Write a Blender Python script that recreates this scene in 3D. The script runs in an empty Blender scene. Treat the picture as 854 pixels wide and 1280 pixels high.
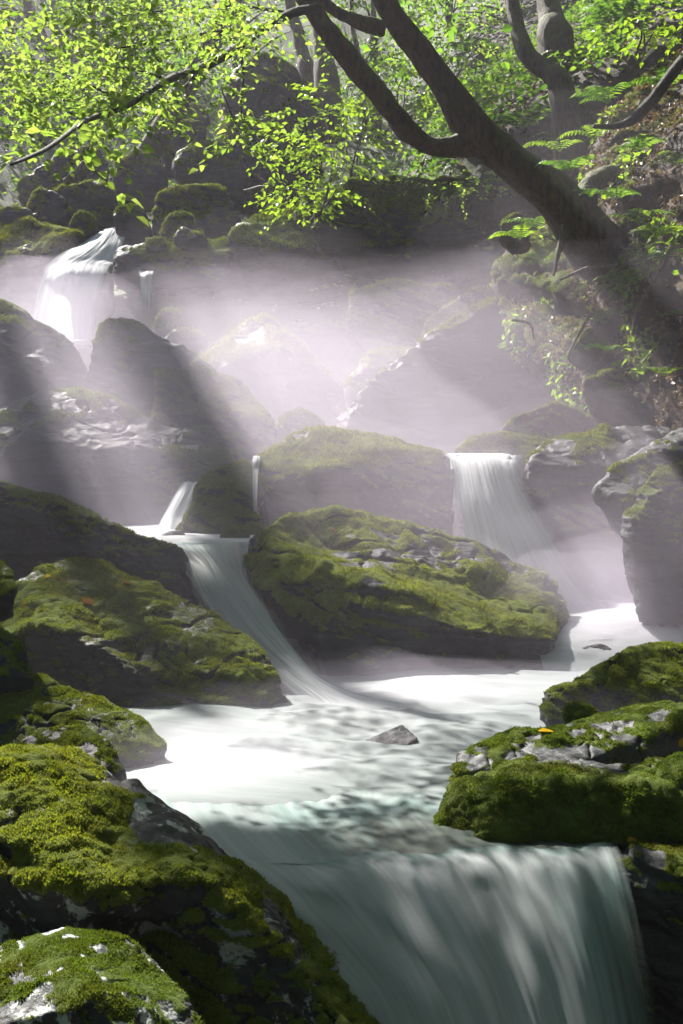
import bpy, bmesh, math, random
import numpy as np
from mathutils import Vector

random.seed(7)
rng = np.random.default_rng(7)
C = bpy.context.scene.collection
SC = bpy.context.scene
F = 1422.0                      # focal length in photo pixels (40 mm on a 36 mm tall frame)
PITCH = math.radians(-2.0)
CP, SP = math.cos(PITCH), math.sin(PITCH)

# ------------------------------------------------------------------ helpers
def P(px, py, d):
    """the point of the scene seen at photo pixel px,py, d metres in front of the camera"""
    u, v = (px - 427) / F, (640 - py) / F
    dirv = np.array([u, CP - v * SP, SP + v * CP])
    return dirv * (d / dirv[1])

def PZ(px, py, z):
    u, v = (px - 427) / F, (640 - py) / F
    dirv = np.array([u, CP - v * SP, SP + v * CP])
    return dirv * (z / dirv[2])

def hash3(ix, iy, iz, seed):
    h = (ix.astype(np.uint32) * np.uint32(374761393) + iy.astype(np.uint32) * np.uint32(668265263)
         + iz.astype(np.uint32) * np.uint32(2147483647) + np.uint32((seed * 1274126177) & 0xffffffff))
    h = (h ^ (h >> np.uint32(13))) * np.uint32(1274126177)
    h = (h ^ (h >> np.uint32(16))) * np.uint32(2246822519)
    h = h ^ (h >> np.uint32(15))
    return (h & np.uint32(0xffffff)).astype(np.float32) / np.float32(0xffffff)

def vnoise(p, seed=0):
    f = np.floor(p); i = f.astype(np.int64); t = (p - f)
    t = t * t * t * (t * (t * 6 - 15) + 10)
    r = 0
    for dx in (0, 1):
        wx = t[:, 0] if dx else 1 - t[:, 0]
        for dy in (0, 1):
            wy = t[:, 1] if dy else 1 - t[:, 1]
            for dz in (0, 1):
                wz = t[:, 2] if dz else 1 - t[:, 2]
                r = r + wx * wy * wz * hash3(i[:, 0] + dx, i[:, 1] + dy, i[:, 2] + dz, seed)
    return r * 2 - 1

ROT = np.array([[0.36, 0.48, -0.8], [-0.8, 0.6, 0.0], [0.48, 0.64, 0.6]])
def fbm(p, octv=4, seed=0, gain=0.5, ridged=False):
    q = np.asarray(p, dtype=np.float64) + 100.37
    a, s, tot = 1.0, 0.0, 0.0
    for o in range(octv):
        q = q @ ROT.T
        n = vnoise(q, seed + o * 17)
        if ridged:
            n = 1 - 2 * np.abs(n)
        s = s + a * n; tot += a
        a *= gain; q = q * 2.03 + 11.3
    return s / tot

def worley(p, seed=0):
    f = np.floor(p); i = f.astype(np.int64); t = p - f
    best = np.full(len(p), 9.0)
    for dx in (-1, 0, 1):
        for dy in (-1, 0, 1):
            for dz in (-1, 0, 1):
                a, b, c = i[:, 0] + dx, i[:, 1] + dy, i[:, 2] + dz
                d = ((dx + hash3(a, b, c, seed) - t[:, 0]) ** 2 + (dy + hash3(a, b, c, seed + 5) - t[:, 1]) ** 2
                     + (dz + hash3(a, b, c, seed + 9) - t[:, 2]) ** 2)
                best = np.minimum(best, d)
    return np.sqrt(best)

def sstep(a, b, x):
    t = np.clip((x - a) / (b - a), 0, 1)
    return t * t * (3 - 2 * t)

class MB:
    """collects vertex and face arrays and links them as ONE mesh object"""
    def __init__(self): self.v, self.f, self.n = [], [], 0
    def add(self, v, *faces):
        v = np.asarray(v, dtype=np.float64).reshape(-1, 3)
        for f in faces:
            f = np.asarray(f)
            if len(f): self.f.append(f + self.n)
        self.v.append(v); self.n += len(v)
    def mesh(self, name, smooth=True):
        me = bpy.data.meshes.new(name)
        v = np.concatenate(self.v)
        me.vertices.add(len(v)); me.vertices.foreach_set('co', v.astype(np.float32).ravel())
        loops = np.concatenate([f.ravel() for f in self.f])
        tot = np.concatenate([np.full(len(f), f.shape[1]) for f in self.f])
        me.loops.add(len(loops)); me.loops.foreach_set('vertex_index', loops.astype(np.int32))
        me.polygons.add(len(tot))
        me.polygons.foreach_set('loop_start', np.concatenate([[0], np.cumsum(tot)[:-1]]).astype(np.int32))
        me.polygons.foreach_set('use_smooth', np.full(len(tot), smooth))
        me.update(calc_edges=True); me.validate()
        return me
    def build(self, name, mat, parent=None, smooth=True):
        return link(name, self.mesh(name, smooth), mat, parent)

def link(name, me, mat, parent=None):
    o = bpy.data.objects.new(name, me); C.objects.link(o)
    if mat is not None: me.materials.append(mat)
    if parent is not None:
        o.parent = parent
        o.matrix_parent_inverse = parent.matrix_basis.inverted()
    return o

def tag(o, label=None, cat=None, group=None, kind=None):
    if label: o['label'] = label
    if cat: o['category'] = cat
    if group: o['group'] = group
    if kind: o['kind'] = kind
    return o

def root(name, loc):
    o = bpy.data.objects.new(name, None); o.location = tuple(float(x) for x in loc); C.objects.link(o)
    return o

def set_attr(me, name, arr):
    a = me.attributes.new(name, 'FLOAT', 'POINT'); a.data.foreach_set('value', np.asarray(arr, dtype=np.float32))

def catmull(pts, n):
    pts = np.asarray(pts, dtype=np.float64)
    q = np.vstack([2 * pts[0] - pts[1], pts, 2 * pts[-1] - pts[-2]])
    out = []
    k = len(pts) - 1
    for t in np.linspace(0, k, n):
        i = min(int(t), k - 1); u = t - i
        a, b, c, d = q[i], q[i + 1], q[i + 2], q[i + 3]
        out.append(0.5 * (2 * b + (c - a) * u + (2 * a - 5 * b + 4 * c - d) * u * u + (3 * b - a - 3 * c + d) * u ** 3))
    return np.array(out)

def tube(mb, pts, rad, n=None, sides=8, wob=0.0, seed=0):
    """a closed tapering tube through pts with the given radii"""
    n = n or max(4, len(pts) * 5)
    pr = catmull(np.hstack([np.asarray(pts, float), np.asarray(rad, float).reshape(-1, 1)]), n)
    p, r = pr[:, :3], np.maximum(pr[:, 3], 1e-4)
    t = np.gradient(p, axis=0); t /= np.linalg.norm(t, axis=1)[:, None] + 1e-9
    ref = np.array([0.31, 0.9, 0.2]); ref /= np.linalg.norm(ref)
    a = np.cross(t, ref); a /= np.linalg.norm(a, axis=1)[:, None] + 1e-9
    b = np.cross(t, a)
    ang = np.linspace(0, 2 * np.pi, sides, endpoint=False)
    v = p[:, None, :] + r[:, None, None] * (np.cos(ang)[None, :, None] * a[:, None, :] + np.sin(ang)[None, :, None] * b[:, None, :])
    if wob:
        vv = v.reshape(-1, 3); nr = fbm(vv * np.array([6, 6, 3.0]), 3, seed)
        v = (vv + (vv - np.repeat(p, sides, 0)) * (nr * wob)[:, None]).reshape(n, sides, 3)
    i = np.arange(n - 1)[:, None] * sides; j = np.arange(sides)[None, :]; j2 = (j + 1) % sides
    q = np.stack([i + j, i + j2, i + sides + j2, i + sides + j], -1).reshape(-1, 4)
    vv = np.vstack([v.reshape(-1, 3), p[:1], p[-1:]])
    c0, c1 = n * sides, n * sides + 1
    jj = np.arange(sides)
    cap0 = np.stack([np.full(sides, c0), (jj + 1) % sides, jj], -1)
    e = (n - 1) * sides
    cap1 = np.stack([np.full(sides, c1), e + jj, e + (jj + 1) % sides], -1)
    mb.add(vv, q, cap0, cap1)

def norm(a): return a / (np.linalg.norm(a, axis=-1, keepdims=True) + 1e-9)

def leaves(mb, pos, tip, nrm, size, width=0.32, fold=0.12, droop=0.12):
    """pointed leaves folded along the midrib: pos base points, tip directions, nrm face normals, size lengths"""
    pos, tip, nrm = map(lambda a: np.asarray(a, float).reshape(-1, 3), (pos, tip, nrm))
    size = np.broadcast_to(np.asarray(size, float), (len(pos),))[:, None]
    tip = norm(tip); side = norm(np.cross(tip, nrm)); up = norm(np.cross(side, tip))
    w = width * size
    def pt(a, b, c): return pos + tip * (a * size) + side * (b * w) + up * (c * size)
    v = np.stack([pt(0, 0, 0), pt(.28, .95, fold), pt(.66, .75, fold * .5 - droop * .4), pt(1, 0, -droop),
                  pt(.66, -.75, fold * .5 - droop * .4), pt(.28, -.95, fold)], 1)
    n = len(pos); b = np.arange(n)[:, None] * 6
    mb.add(v.reshape(-1, 3), b + np.array([[0, 1, 2, 3]]), b + np.array([[0, 3, 4, 5]]))

# ------------------------------------------------------------------ materials
def newmat(name):
    m = bpy.data.materials.new(name); m.use_nodes = True
    nt = m.node_tree; nt.nodes.clear()
    out = nt.nodes.new('ShaderNodeOutputMaterial')
    return m, nt, out
def N(nt, t, **kw):
    n = nt.nodes.new(t)
    for k, v in kw.items():
        if k.startswith('i_'): n.inputs[k[2:].replace('_', ' ')].default_value = v
        else: setattr(n, k, v)
    return n
def L(nt, a, b): nt.links.new(a, b)
def ramp(nt, fac, stops):
    r = nt.nodes.new('ShaderNodeValToRGB')
    while len(r.color_ramp.elements) < len(stops): r.color_ramp.elements.new(0.5)
    for e, (p, c) in zip(r.color_ramp.elements, stops):
        e.position = p; e.color = c if len(c) == 4 else (*c, 1)
    L(nt, fac, r.inputs['Fac']); return r
def noise(nt, scale, detail=6, rough=0.55, vec=None, dist=0.0):
    n = N(nt, 'ShaderNodeTexNoise'); n.inputs['Scale'].default_value = scale; n.inputs['Detail'].default_value = detail
    n.inputs['Roughness'].default_value = rough; n.inputs['Distortion'].default_value = dist
    if vec is None:
        tc = N(nt, 'ShaderNodeTexCoord'); vec = tc.outputs['Object']
    L(nt, vec, n.inputs['Vector']); return n
def math_(nt, op, a, b=None, clamp=False):
    n = N(nt, 'ShaderNodeMath', operation=op); n.use_clamp = clamp
    for i, x in enumerate((a, b)):
        if x is None: continue
        if isinstance(x, (int, float)): n.inputs[i].default_value = x
        else: L(nt, x, n.inputs[i])
    return n.outputs[0]
def mixc(nt, fac, a, b, blend='MIX'):
    n = N(nt, 'ShaderNodeMix', data_type='RGBA', blend_type=blend)
    for s, x in ((0, fac), (6, a), (7, b)):
        if isinstance(x, (int, float)): n.inputs[s].default_value = x
        elif isinstance(x, tuple): n.inputs[s].default_value = (*x, 1)
        else: L(nt, x, n.inputs[s])
    return n.outputs[2]

def rock_mat(name, dark=(.016, .017, .018), light=(.07, .071, .072), lichen=None, brown=0.0, rough=.6, moss_c=((.03, .055, .006), (.085, .115, .014))):
    m, nt, out = newmat(name)
    geo = N(nt, 'ShaderNodeTexCoord')
    n1 = noise(nt, 3.5, 9, .62); n2 = noise(nt, 28, 6, .65)
    mp = N(nt, 'ShaderNodeMapping'); mp.inputs['Rotation'].default_value = (.3, .38, .2); mp.inputs['Scale'].default_value = (1, 1, 9)
    L(nt, geo.outputs['Object'], mp.inputs[0])
    n3 = noise(nt, 2.2, 8, .6, mp.outputs[0], .6)
    f = math_(nt, 'ADD', math_(nt, 'MULTIPLY', n1.outputs[0], .5), math_(nt, 'MULTIPLY', n3.outputs[0], .5))
    base = ramp(nt, f, [(.34, dark), (.5, tuple((a + b) * .42 for a, b in zip(dark, light))), (.66, light)]).outputs[0]
    base = mixc(nt, math_(nt, 'MULTIPLY', n2.outputs[0], .55), base, (.012, .012, .012), 'MIX')
    if brown:
        nb = noise(nt, 6, 6, .6)
        base = mixc(nt, math_(nt, 'MULTIPLY', ramp(nt, nb.outputs[0], [(.45, (0, 0, 0)), (.6, (1, 1, 1))]).outputs[0], brown), base, (.075, .045, .024))
    if lichen:
        nl = noise(nt, 7, 8, .68); nl2 = noise(nt, 30, 5, .6)
        fl = ramp(nt, math_(nt, 'ADD', math_(nt, 'MULTIPLY', nl.outputs[0], .8), math_(nt, 'MULTIPLY', nl2.outputs[0], .2)), [(lichen, (0, 0, 0)), (lichen + .03, (1, 1, 1))]).outputs[0]
        base = mixc(nt, fl, base, mixc(nt, nl2.outputs[0], (.24, .26, .24), (.42, .43, .42)))
    rk = N(nt, 'ShaderNodeBsdfPrincipled'); L(nt, base, rk.inputs['Base Color'])
    L(nt, ramp(nt, n2.outputs[0], [(.3, (rough - .12,) * 3), (.7, (rough + .22,) * 3)]).outputs[0], rk.inputs['Roughness'])
    rk.inputs['Specular IOR Level'].default_value = .28
    bp = N(nt, 'ShaderNodeBump'); bp.inputs['Strength'].default_value = .7; bp.inputs['Distance'].default_value = .02
    n4 = noise(nt, 55, 6, .7)
    L(nt, math_(nt, 'ADD', math_(nt, 'ADD', n3.outputs[0], math_(nt, 'MULTIPLY', n2.outputs[0], .5)), math_(nt, 'MULTIPLY', n4.outputs[0], .25)), bp.inputs['Height'])
    L(nt, bp.outputs[0], rk.inputs['Normal'])
    ms = N(nt, 'ShaderNodeBsdfPrincipled')
    nm = noise(nt, 9, 6, .6); nm2 = noise(nt, 130, 4, .7)
    mc = mixc(nt, ramp(nt, nm.outputs[0], [(.35, (0, 0, 0)), (.65, (1, 1, 1))]).outputs[0], moss_c[0], moss_c[1])
    mc = mixc(nt, math_(nt, 'MULTIPLY', nm2.outputs[0], .7), mc, (.02, .03, .005))
    L(nt, mc, ms.inputs['Base Color']); ms.inputs['Roughness'].default_value = .95
    ms.inputs['Sheen Weight'].default_value = .25; ms.inputs['Sheen Roughness'].default_value = .6
    ms.inputs['Sheen Tint'].default_value = (.75, .9, .3, 1); ms.inputs['Specular IOR Level'].default_value = .1
    bm2 = N(nt, 'ShaderNodeBump'); bm2.inputs['Strength'].default_value = .9; bm2.inputs['Distance'].default_value = .015
    L(nt, nm2.outputs[0], bm2.inputs['Height']); L(nt, bm2.outputs[0], ms.inputs['Normal'])
    at = N(nt, 'ShaderNodeAttribute', attribute_name='moss')
    fm = math_(nt, 'ADD', at.outputs['Fac'], math_(nt, 'MULTIPLY', math_(nt, 'SUBTRACT', n2.outputs[0], .5), .9))
    fr = ramp(nt, fm, [(.42, (0, 0, 0)), (.56, (1, 1, 1))])
    mx = N(nt, 'ShaderNodeMixShader'); L(nt, fr.outputs[0], mx.inputs[0]); L(nt, rk.outputs[0], mx.inputs[1]); L(nt, ms.outputs[0], mx.inputs[2])
    L(nt, mx.outputs[0], out.inputs[0])
    return m

def leaf_mat(name, cols, trans=.5, rough=.45, patch=0):
    """leaf or moss blades: each island its own tone, light passes through"""
    m, nt, out = newmat(name)
    g = N(nt, 'ShaderNodeNewGeometry')
    c = ramp(nt, g.outputs['Random Per Island'], [(i / (len(cols) - 1) if len(cols) > 1 else 0, k) for i, k in enumerate(cols)]).outputs[0]
    d = N(nt, 'ShaderNodeBsdfPrincipled'); L(nt, c, d.inputs['Base Color']); d.inputs['Roughness'].default_value = rough
    d.inputs['Specular IOR Level'].default_value = .2
    if patch:
        nb = noise(nt, patch, 5, .65)
        c = mixc(nt, ramp(nt, nb.outputs[0], [(.42, (0, 0, 0)), (.68, (.85,) * 3)]).outputs[0], c, (.05, .038, .012))
        nb2 = noise(nt, patch * .35, 4, .6)
        c = mixc(nt, ramp(nt, nb2.outputs[0], [(.4, (0, 0, 0)), (.65, (.5,) * 3)]).outputs[0], c, (.045, .075, .009))
    t = N(nt, 'ShaderNodeBsdfTranslucent')
    L(nt, mixc(nt, 1.0, c, (1.75, 1.7, .85), 'MULTIPLY'), t.inputs[0])
    mx = N(nt, 'ShaderNodeMixShader'); mx.inputs[0].default_value = trans
    L(nt, d.outputs[0], mx.inputs[1]); L(nt, t.outputs[0], mx.inputs[2]); L(nt, mx.outputs[0], out.inputs[0])
    return m

def bark_mat(name, dark, light, mossy=.6):
    m, nt, out = newmat(name)
    tc = N(nt, 'ShaderNodeTexCoord')
    mp = N(nt, 'ShaderNodeMapping'); mp.inputs['Rotation'].default_value = (0, -.75, 0); mp.inputs['Scale'].default_value = (9, 9, 1.6)
    L(nt, tc.outputs['Object'], mp.inputs[0])
    n1 = noise(nt, 3.0, 8, .65, mp.outputs[0], .8); n2 = noise(nt, 5, 6, .6)
    base = ramp(nt, n1.outputs[0], [(.38, dark), (.6, light)]).outputs[0]
    g = N(nt, 'ShaderNodeNewGeometry'); sx = N(nt, 'ShaderNodeSeparateXYZ'); L(nt, g.outputs['Normal'], sx.inputs[0])
    f = math_(nt, 'ADD', math_(nt, 'MULTIPLY', sx.outputs[2], .5), math_(nt, 'MULTIPLY', math_(nt, 'SUBTRACT', n2.outputs[0], .5), 1.8))
    f = ramp(nt, f, [(.0, (0, 0, 0)), (.35, (mossy,) * 3)]).outputs[0]
    base = mixc(nt, f, base, mixc(nt, n1.outputs[0], (.02, .03, .005), (.11, .125, .018)))  # moss on upper faces, its colour brightened to carry the trunk's sunlit rim
    b = N(nt, 'ShaderNodeBsdfPrincipled'); L(nt, base, b.inputs['Base Color']); b.inputs['Roughness'].default_value = .8
    bp = N(nt, 'ShaderNodeBump'); bp.inputs['Strength'].default_value = .8; bp.inputs['Distance'].default_value = .03
    n3 = noise(nt, 40, 5, .7)
    L(nt, math_(nt, 'ADD', n1.outputs[0], math_(nt, 'MULTIPLY', n3.outputs[0], .35)), bp.inputs['Height']); L(nt, bp.outputs[0], b.inputs['Normal'])
    L(nt, b.outputs[0], out.inputs[0])
    return m

def soil_mat(name):
    m, nt, out = newmat(name)
    n1 = noise(nt, 1.4, 8, .6); n2 = noise(nt, 16, 8, .7); n3 = noise(nt, 60, 5, .7)
    c = ramp(nt, n2.outputs[0], [(.3, (.014, .010, .007)), (.5, (.045, .032, .022)), (.7, (.10, .075, .052))]).outputs[0]
    at = N(nt, 'ShaderNodeAttribute', attribute_name='moss')
    f = math_(nt, 'ADD', at.outputs['Fac'], math_(nt, 'MULTIPLY', math_(nt, 'SUBTRACT', n1.outputs[0], .5), 1.6))
    c = mixc(nt, ramp(nt, f, [(.4, (0, 0, 0)), (.6, (1, 1, 1))]).outputs[0], c, mixc(nt, n2.outputs[0], (.015, .03, .005), (.07, .10, .018)))
    b = N(nt, 'ShaderNodeBsdfPrincipled'); L(nt, c, b.inputs['Base Color']); b.inputs['Roughness'].default_value = .85
    bp = N(nt, 'ShaderNodeBump'); bp.inputs['Strength'].default_value = 1; bp.inputs['Distance'].default_value = .06
    L(nt, math_(nt, 'ADD', n2.outputs[0], math_(nt, 'MULTIPLY', n3.outputs[0], .4)), bp.inputs['Height']); L(nt, bp.outputs[0], b.inputs['Normal'])
    L(nt, b.outputs[0], out.inputs[0])
    return m

def water_mat(name, veil=1.0, teal=(.17, .22, .215), streak=(7, .6), contrast=.8):
    """long-drawn milky stream water: foam where the 'foam' attribute says, see-through towards thin edges ('thin')"""
    m, nt, out = newmat(name)
    uv = N(nt, 'ShaderNodeUVMap'); uv.uv_map = 'flow'
    mp = N(nt, 'ShaderNodeMapping'); mp.inputs['Scale'].default_value = (streak[0], streak[1], 1); L(nt, uv.outputs[0], mp.inputs[0])
    n1 = noise(nt, 1.0, 6, .6, mp.outputs[0], .15)
    mp2 = N(nt, 'ShaderNodeMapping'); mp2.inputs['Scale'].default_value = (streak[0] * 3.3, streak[1] * .8, 1); L(nt, uv.outputs[0], mp2.inputs[0])
    n2 = noise(nt, 1.0, 5, .6, mp2.outputs[0])
    s = math_(nt, 'ADD', math_(nt, 'MULTIPLY', n1.outputs[0], .65), math_(nt, 'MULTIPLY', n2.outputs[0], .35))
    at = N(nt, 'ShaderNodeAttribute', attribute_name='foam')
    th = N(nt, 'ShaderNodeAttribute', attribute_name='thin')
    f = math_(nt, 'ADD', at.outputs['Fac'], math_(nt, 'MULTIPLY', math_(nt, 'SUBTRACT', s, .5), contrast))
    col = ramp(nt, f, [(.0, (.03, .034, .024)), (.22, (.07, .085, .075)), (.45, teal), (.75, (.40, .43, .43)), (1.0, (.76, .76, .78))]).outputs[0]
    d = N(nt, 'ShaderNodeBsdfPrincipled'); L(nt, col, d.inputs['Base Color'])
    L(nt, ramp(nt, f, [(.0, (.3,) * 3), (.5, (.65,) * 3)]).outputs[0], d.inputs['Roughness']); d.inputs['IOR'].default_value = 1.33; d.inputs['Specular IOR Level'].default_value = .3
    t = N(nt, 'ShaderNodeBsdfTranslucent'); L(nt, col, t.inputs[0])
    mt = N(nt, 'ShaderNodeMixShader'); L(nt, ramp(nt, f, [(.3, (.1,) * 3), (1, (.45,) * 3)]).outputs[0], mt.inputs[0])
    L(nt, d.outputs[0], mt.inputs[1]); L(nt, t.outputs[0], mt.inputs[2])
    bp = N(nt, 'ShaderNodeBump'); bp.inputs['Strength'].default_value = .12; bp.inputs['Distance'].default_value = .02
    L(nt, s, bp.inputs['Height']); L(nt, bp.outputs[0], d.inputs['Normal']); L(nt, bp.outputs[0], t.inputs['Normal'])
    tr = N(nt, 'ShaderNodeBsdfTransparent')
    a = math_(nt, 'ADD', math_(nt, 'MULTIPLY', th.outputs['Fac'], 1.9 * veil), math_(nt, 'MULTIPLY', math_(nt, 'SUBTRACT', s, .55), 1.5))
    al = ramp(nt, a, [(.12, (0, 0, 0)), (.95, (1, 1, 1))]).outputs[0]
    mx = N(nt, 'ShaderNodeMixShader'); L(nt, al, mx.inputs[0]); L(nt, tr.outputs[0], mx.inputs[1]); L(nt, mt.outputs[0], mx.inputs[2])
    L(nt, mx.outputs[0], out.inputs[0])
    return m

MOSS_SUNLIT = ((.045, .070, .007), (.16, .18, .018))  # moss tones raised so the colour itself carries sunlight
M = {
    'rock': rock_mat('wet_slate'),
    'rock_bright': rock_mat('wet_slate_bright_moss', moss_c=MOSS_SUNLIT),
    'rock_crest': rock_mat('golden_moss_rock', lichen=.53, moss_c=MOSS_SUNLIT),
    'rock_pale': rock_mat('pale_wet_slate', (.03, .03, .032), (.085, .085, .09), rough=.6),
    'rock_lichen': rock_mat('lichen_rock', lichen=.50),
    'rock_slab': rock_mat('grey_slab', (.03, .031, .033), (.11, .113, .115), rough=.45, moss_c=((.03, .05, .005), (.085, .115, .010))),
    'rock_brown': rock_mat('earthy_rock', (.02, .016, .013), (.05, .04, .032), brown=.95, rough=.85),
    'blade': leaf_mat('moss_blades', [(.03, .05, .006), (.09, .115, .012), (.17, .185, .02)], .5, .8, 5),
    'blade_gold': leaf_mat('golden_moss_blades', [(.055, .085, .008), (.13, .17, .015), (.21, .235, .028), (.11, .105, .018)], .5, .8, 9),  # golden moss shoots, with sunlight put into their brighter yellow
    'blade_green': leaf_mat('green_moss_blades', [(.02, .045, .004), (.055, .09, .007), (.11, .14, .014)], .5, .8, 6),
    'leaf': leaf_mat('maple_leaves', [(.075, .14, .025), (.13, .21, .045), (.20, .27, .075), (.10, .17, .03)], .62, .5),
    'leaf_yellow': leaf_mat('yellow_green_leaves', [(.09, .17, .012), (.16, .24, .02), (.12, .20, .018)], .55, .4),
    'leaf_far': leaf_mat('far_leaves', [(.05, .12, .015), (.12, .22, .03), (.08, .16, .02)], .6, .5),
    'fern': leaf_mat('fern_leaves', [(.04, .10, .012), (.08, .16, .018), (.12, .20, .025)], .5, .5),
    'litter': leaf_mat('dead_leaves', [(.05, .03, .018), (.13, .085, .05), (.22, .17, .13), (.09, .05, .025), (.26, .22, .19)], .2, .5),
    'bark': bark_mat('mossy_bark', (.008, .005, .003), (.075, .044, .024), .8),
    'bark_plain': bark_mat('dark_bark', (.006, .005, .004), (.026, .02, .015), .3),
    'twig': bark_mat('twig_bark', (.03, .022, .016), (.16, .13, .10), .25),
    'soil': soil_mat('forest_soil'),
    'leaf_single': leaf_mat('pale_leaf', [(.30, .38, .18), (.30, .38, .18)], .3, .35),
    'leaf_gold': leaf_mat('fallen_yellow_leaf', [(.42, .27, .03), (.42, .27, .03)], .3, .4),
    'leaf_red': leaf_mat('fallen_red_leaf', [(.08, .04, .02), (.08, .04, .02)], .3, .45),
    'pool': water_mat('pool_water', 3.0, (.185, .21, .21), contrast=.9),
    'fall': water_mat('fall_water', 1.0),
    'fall_front': water_mat('front_fall_water', 1.0, (.17, .235, .225), (16, .6)),
}

# ------------------------------------------------------------------ rocks
BED = np.array([.42, -.12, .9]); BED /= np.linalg.norm(BED)

def hull(bm, pts):
    vs = [bm.verts.new(p) for p in pts]
    r = bmesh.ops.convex_hull(bm, input=vs, use_existing_faces=False)
    junk = set(g for g in r['geom_interior'] + r['geom_unused'] if isinstance(g, bmesh.types.BMVert))
    bmesh.ops.delete(bm, geom=list(junk), context='VERTS')

def chip(pts, n, seed):
    """breaks n flat facets off the convex hull of pts; returns the corner points left"""
    r = np.random.default_rng(seed)
    for _ in range(n):
        dv = norm(r.normal(0, 1, 3) * [1, .8, .9] + [0, -.5, .25])
        pr = pts @ dv; top, low = pr.max(), pr.min()
        co = dv * (top - (top - low) * r.uniform(.015, .06))
        b2 = bmesh.new(); hull(b2, pts)
        bmesh.ops.bisect_plane(b2, geom=b2.verts[:] + b2.edges[:] + b2.faces[:], plane_co=Vector(co), plane_no=Vector(dv), clear_outer=True, dist=1e-6)
        pts = np.array([vv.co[:] for vv in b2.verts]); b2.free()
    return pts

def remesh(bm, voxel, smooth):
    me = bpy.data.meshes.new('tmp'); bm.to_mesh(me); bm.free()
    o = bpy.data.objects.new('tmp', me); C.objects.link(o)
    r = o.modifiers.new('r', 'REMESH'); r.mode = 'VOXEL'; r.voxel_size = voxel
    if smooth:
        s = o.modifiers.new('s', 'SMOOTH'); s.iterations = smooth; s.factor = .5
    dg = bpy.context.evaluated_depsgraph_get(); dg.update()
    ev = o.evaluated_get(dg).to_mesh()
    n = len(ev.vertices); v = np.empty(n * 3, np.float32); ev.vertices.foreach_get('co', v)
    nl = len(ev.loops); li = np.empty(nl, np.int32); ev.loops.foreach_get('vertex_index', li)
    k = len(ev.polygons); lt = np.empty(k, np.int32); ev.polygons.foreach_get('loop_total', lt)
    assert (lt == 4).all()
    o.evaluated_get(dg).to_mesh_clear(); bpy.data.objects.remove(o); bpy.data.meshes.remove(me)
    return v.reshape(-1, 3).astype(float), li.reshape(-1, 4)

def vnormals(v, f):
    a = v[f[:, 2]] - v[f[:, 0]]; b = v[f[:, 3]] - v[f[:, 1]]
    fn = np.cross(a, b); vn = np.zeros_like(v)
    for k in range(4): np.add.at(vn, f[:, k], fn)
    return norm(vn)

def blades(v, f, mask, vn, length, spacing, seed, cap=90000):
    """short moss shoots standing on the mossy faces, as flat tapered triangles"""
    r = np.random.default_rng(seed)
    a = v[f[:, 0]]; b = v[f[:, 1]]; c = v[f[:, 2]]; d = v[f[:, 3]]
    area = np.linalg.norm(np.cross(c - a, d - b), axis=1) * .5
    fm = mask[f].mean(1); ctr = (a + c) * .5
    fnn = norm(np.cross(c - a, d - b)); face = -(fnn * norm(ctr)).sum(1)
    w = area * sstep(.40, .62, fm) * np.where(face > -.35, 1, .05)
    tot = w.sum()
    n = int(min(cap, tot / spacing ** 2))
    if n < 20: return None
    i = r.choice(len(f), n, p=w / tot)
    s, t = r.random((n, 1)), r.random((n, 1))
    p = (a[i] * (1 - s) + b[i] * s) * (1 - t) + (d[i] * (1 - s) + c[i] * s) * t
    nn = fnn[i]
    ax = norm(nn * .8 + r.normal(0, .42, (n, 3)) + np.array([0, 0, .25]))
    nz_ = fbm(p / (length * 9), 3, seed + 40)[:, None]
    L_ = length * r.uniform(.5, 1.2, (n, 1)) * np.clip(.85 + .8 * nz_, .35, 1.7)
    sd = norm(np.cross(ax, r.normal(0, 1, (n, 3)))) * L_ * .17
    p0 = p - nn * length * .15
    vv = np.stack([p0 - sd, p0 + sd, p0 + ax * L_ * .6 + sd * .8 + r.normal(0, .1, (n, 3)) * L_, p0 + ax * L_ + r.normal(0, .15, (n, 3)) * L_], 1)
    mb = MB(); k = np.arange(n)[:, None] * 4
    mb.add(vv.reshape(-1, 3), k + np.array([[0, 1, 2]]), k + np.array([[0, 2, 3]]))
    return mb

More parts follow.
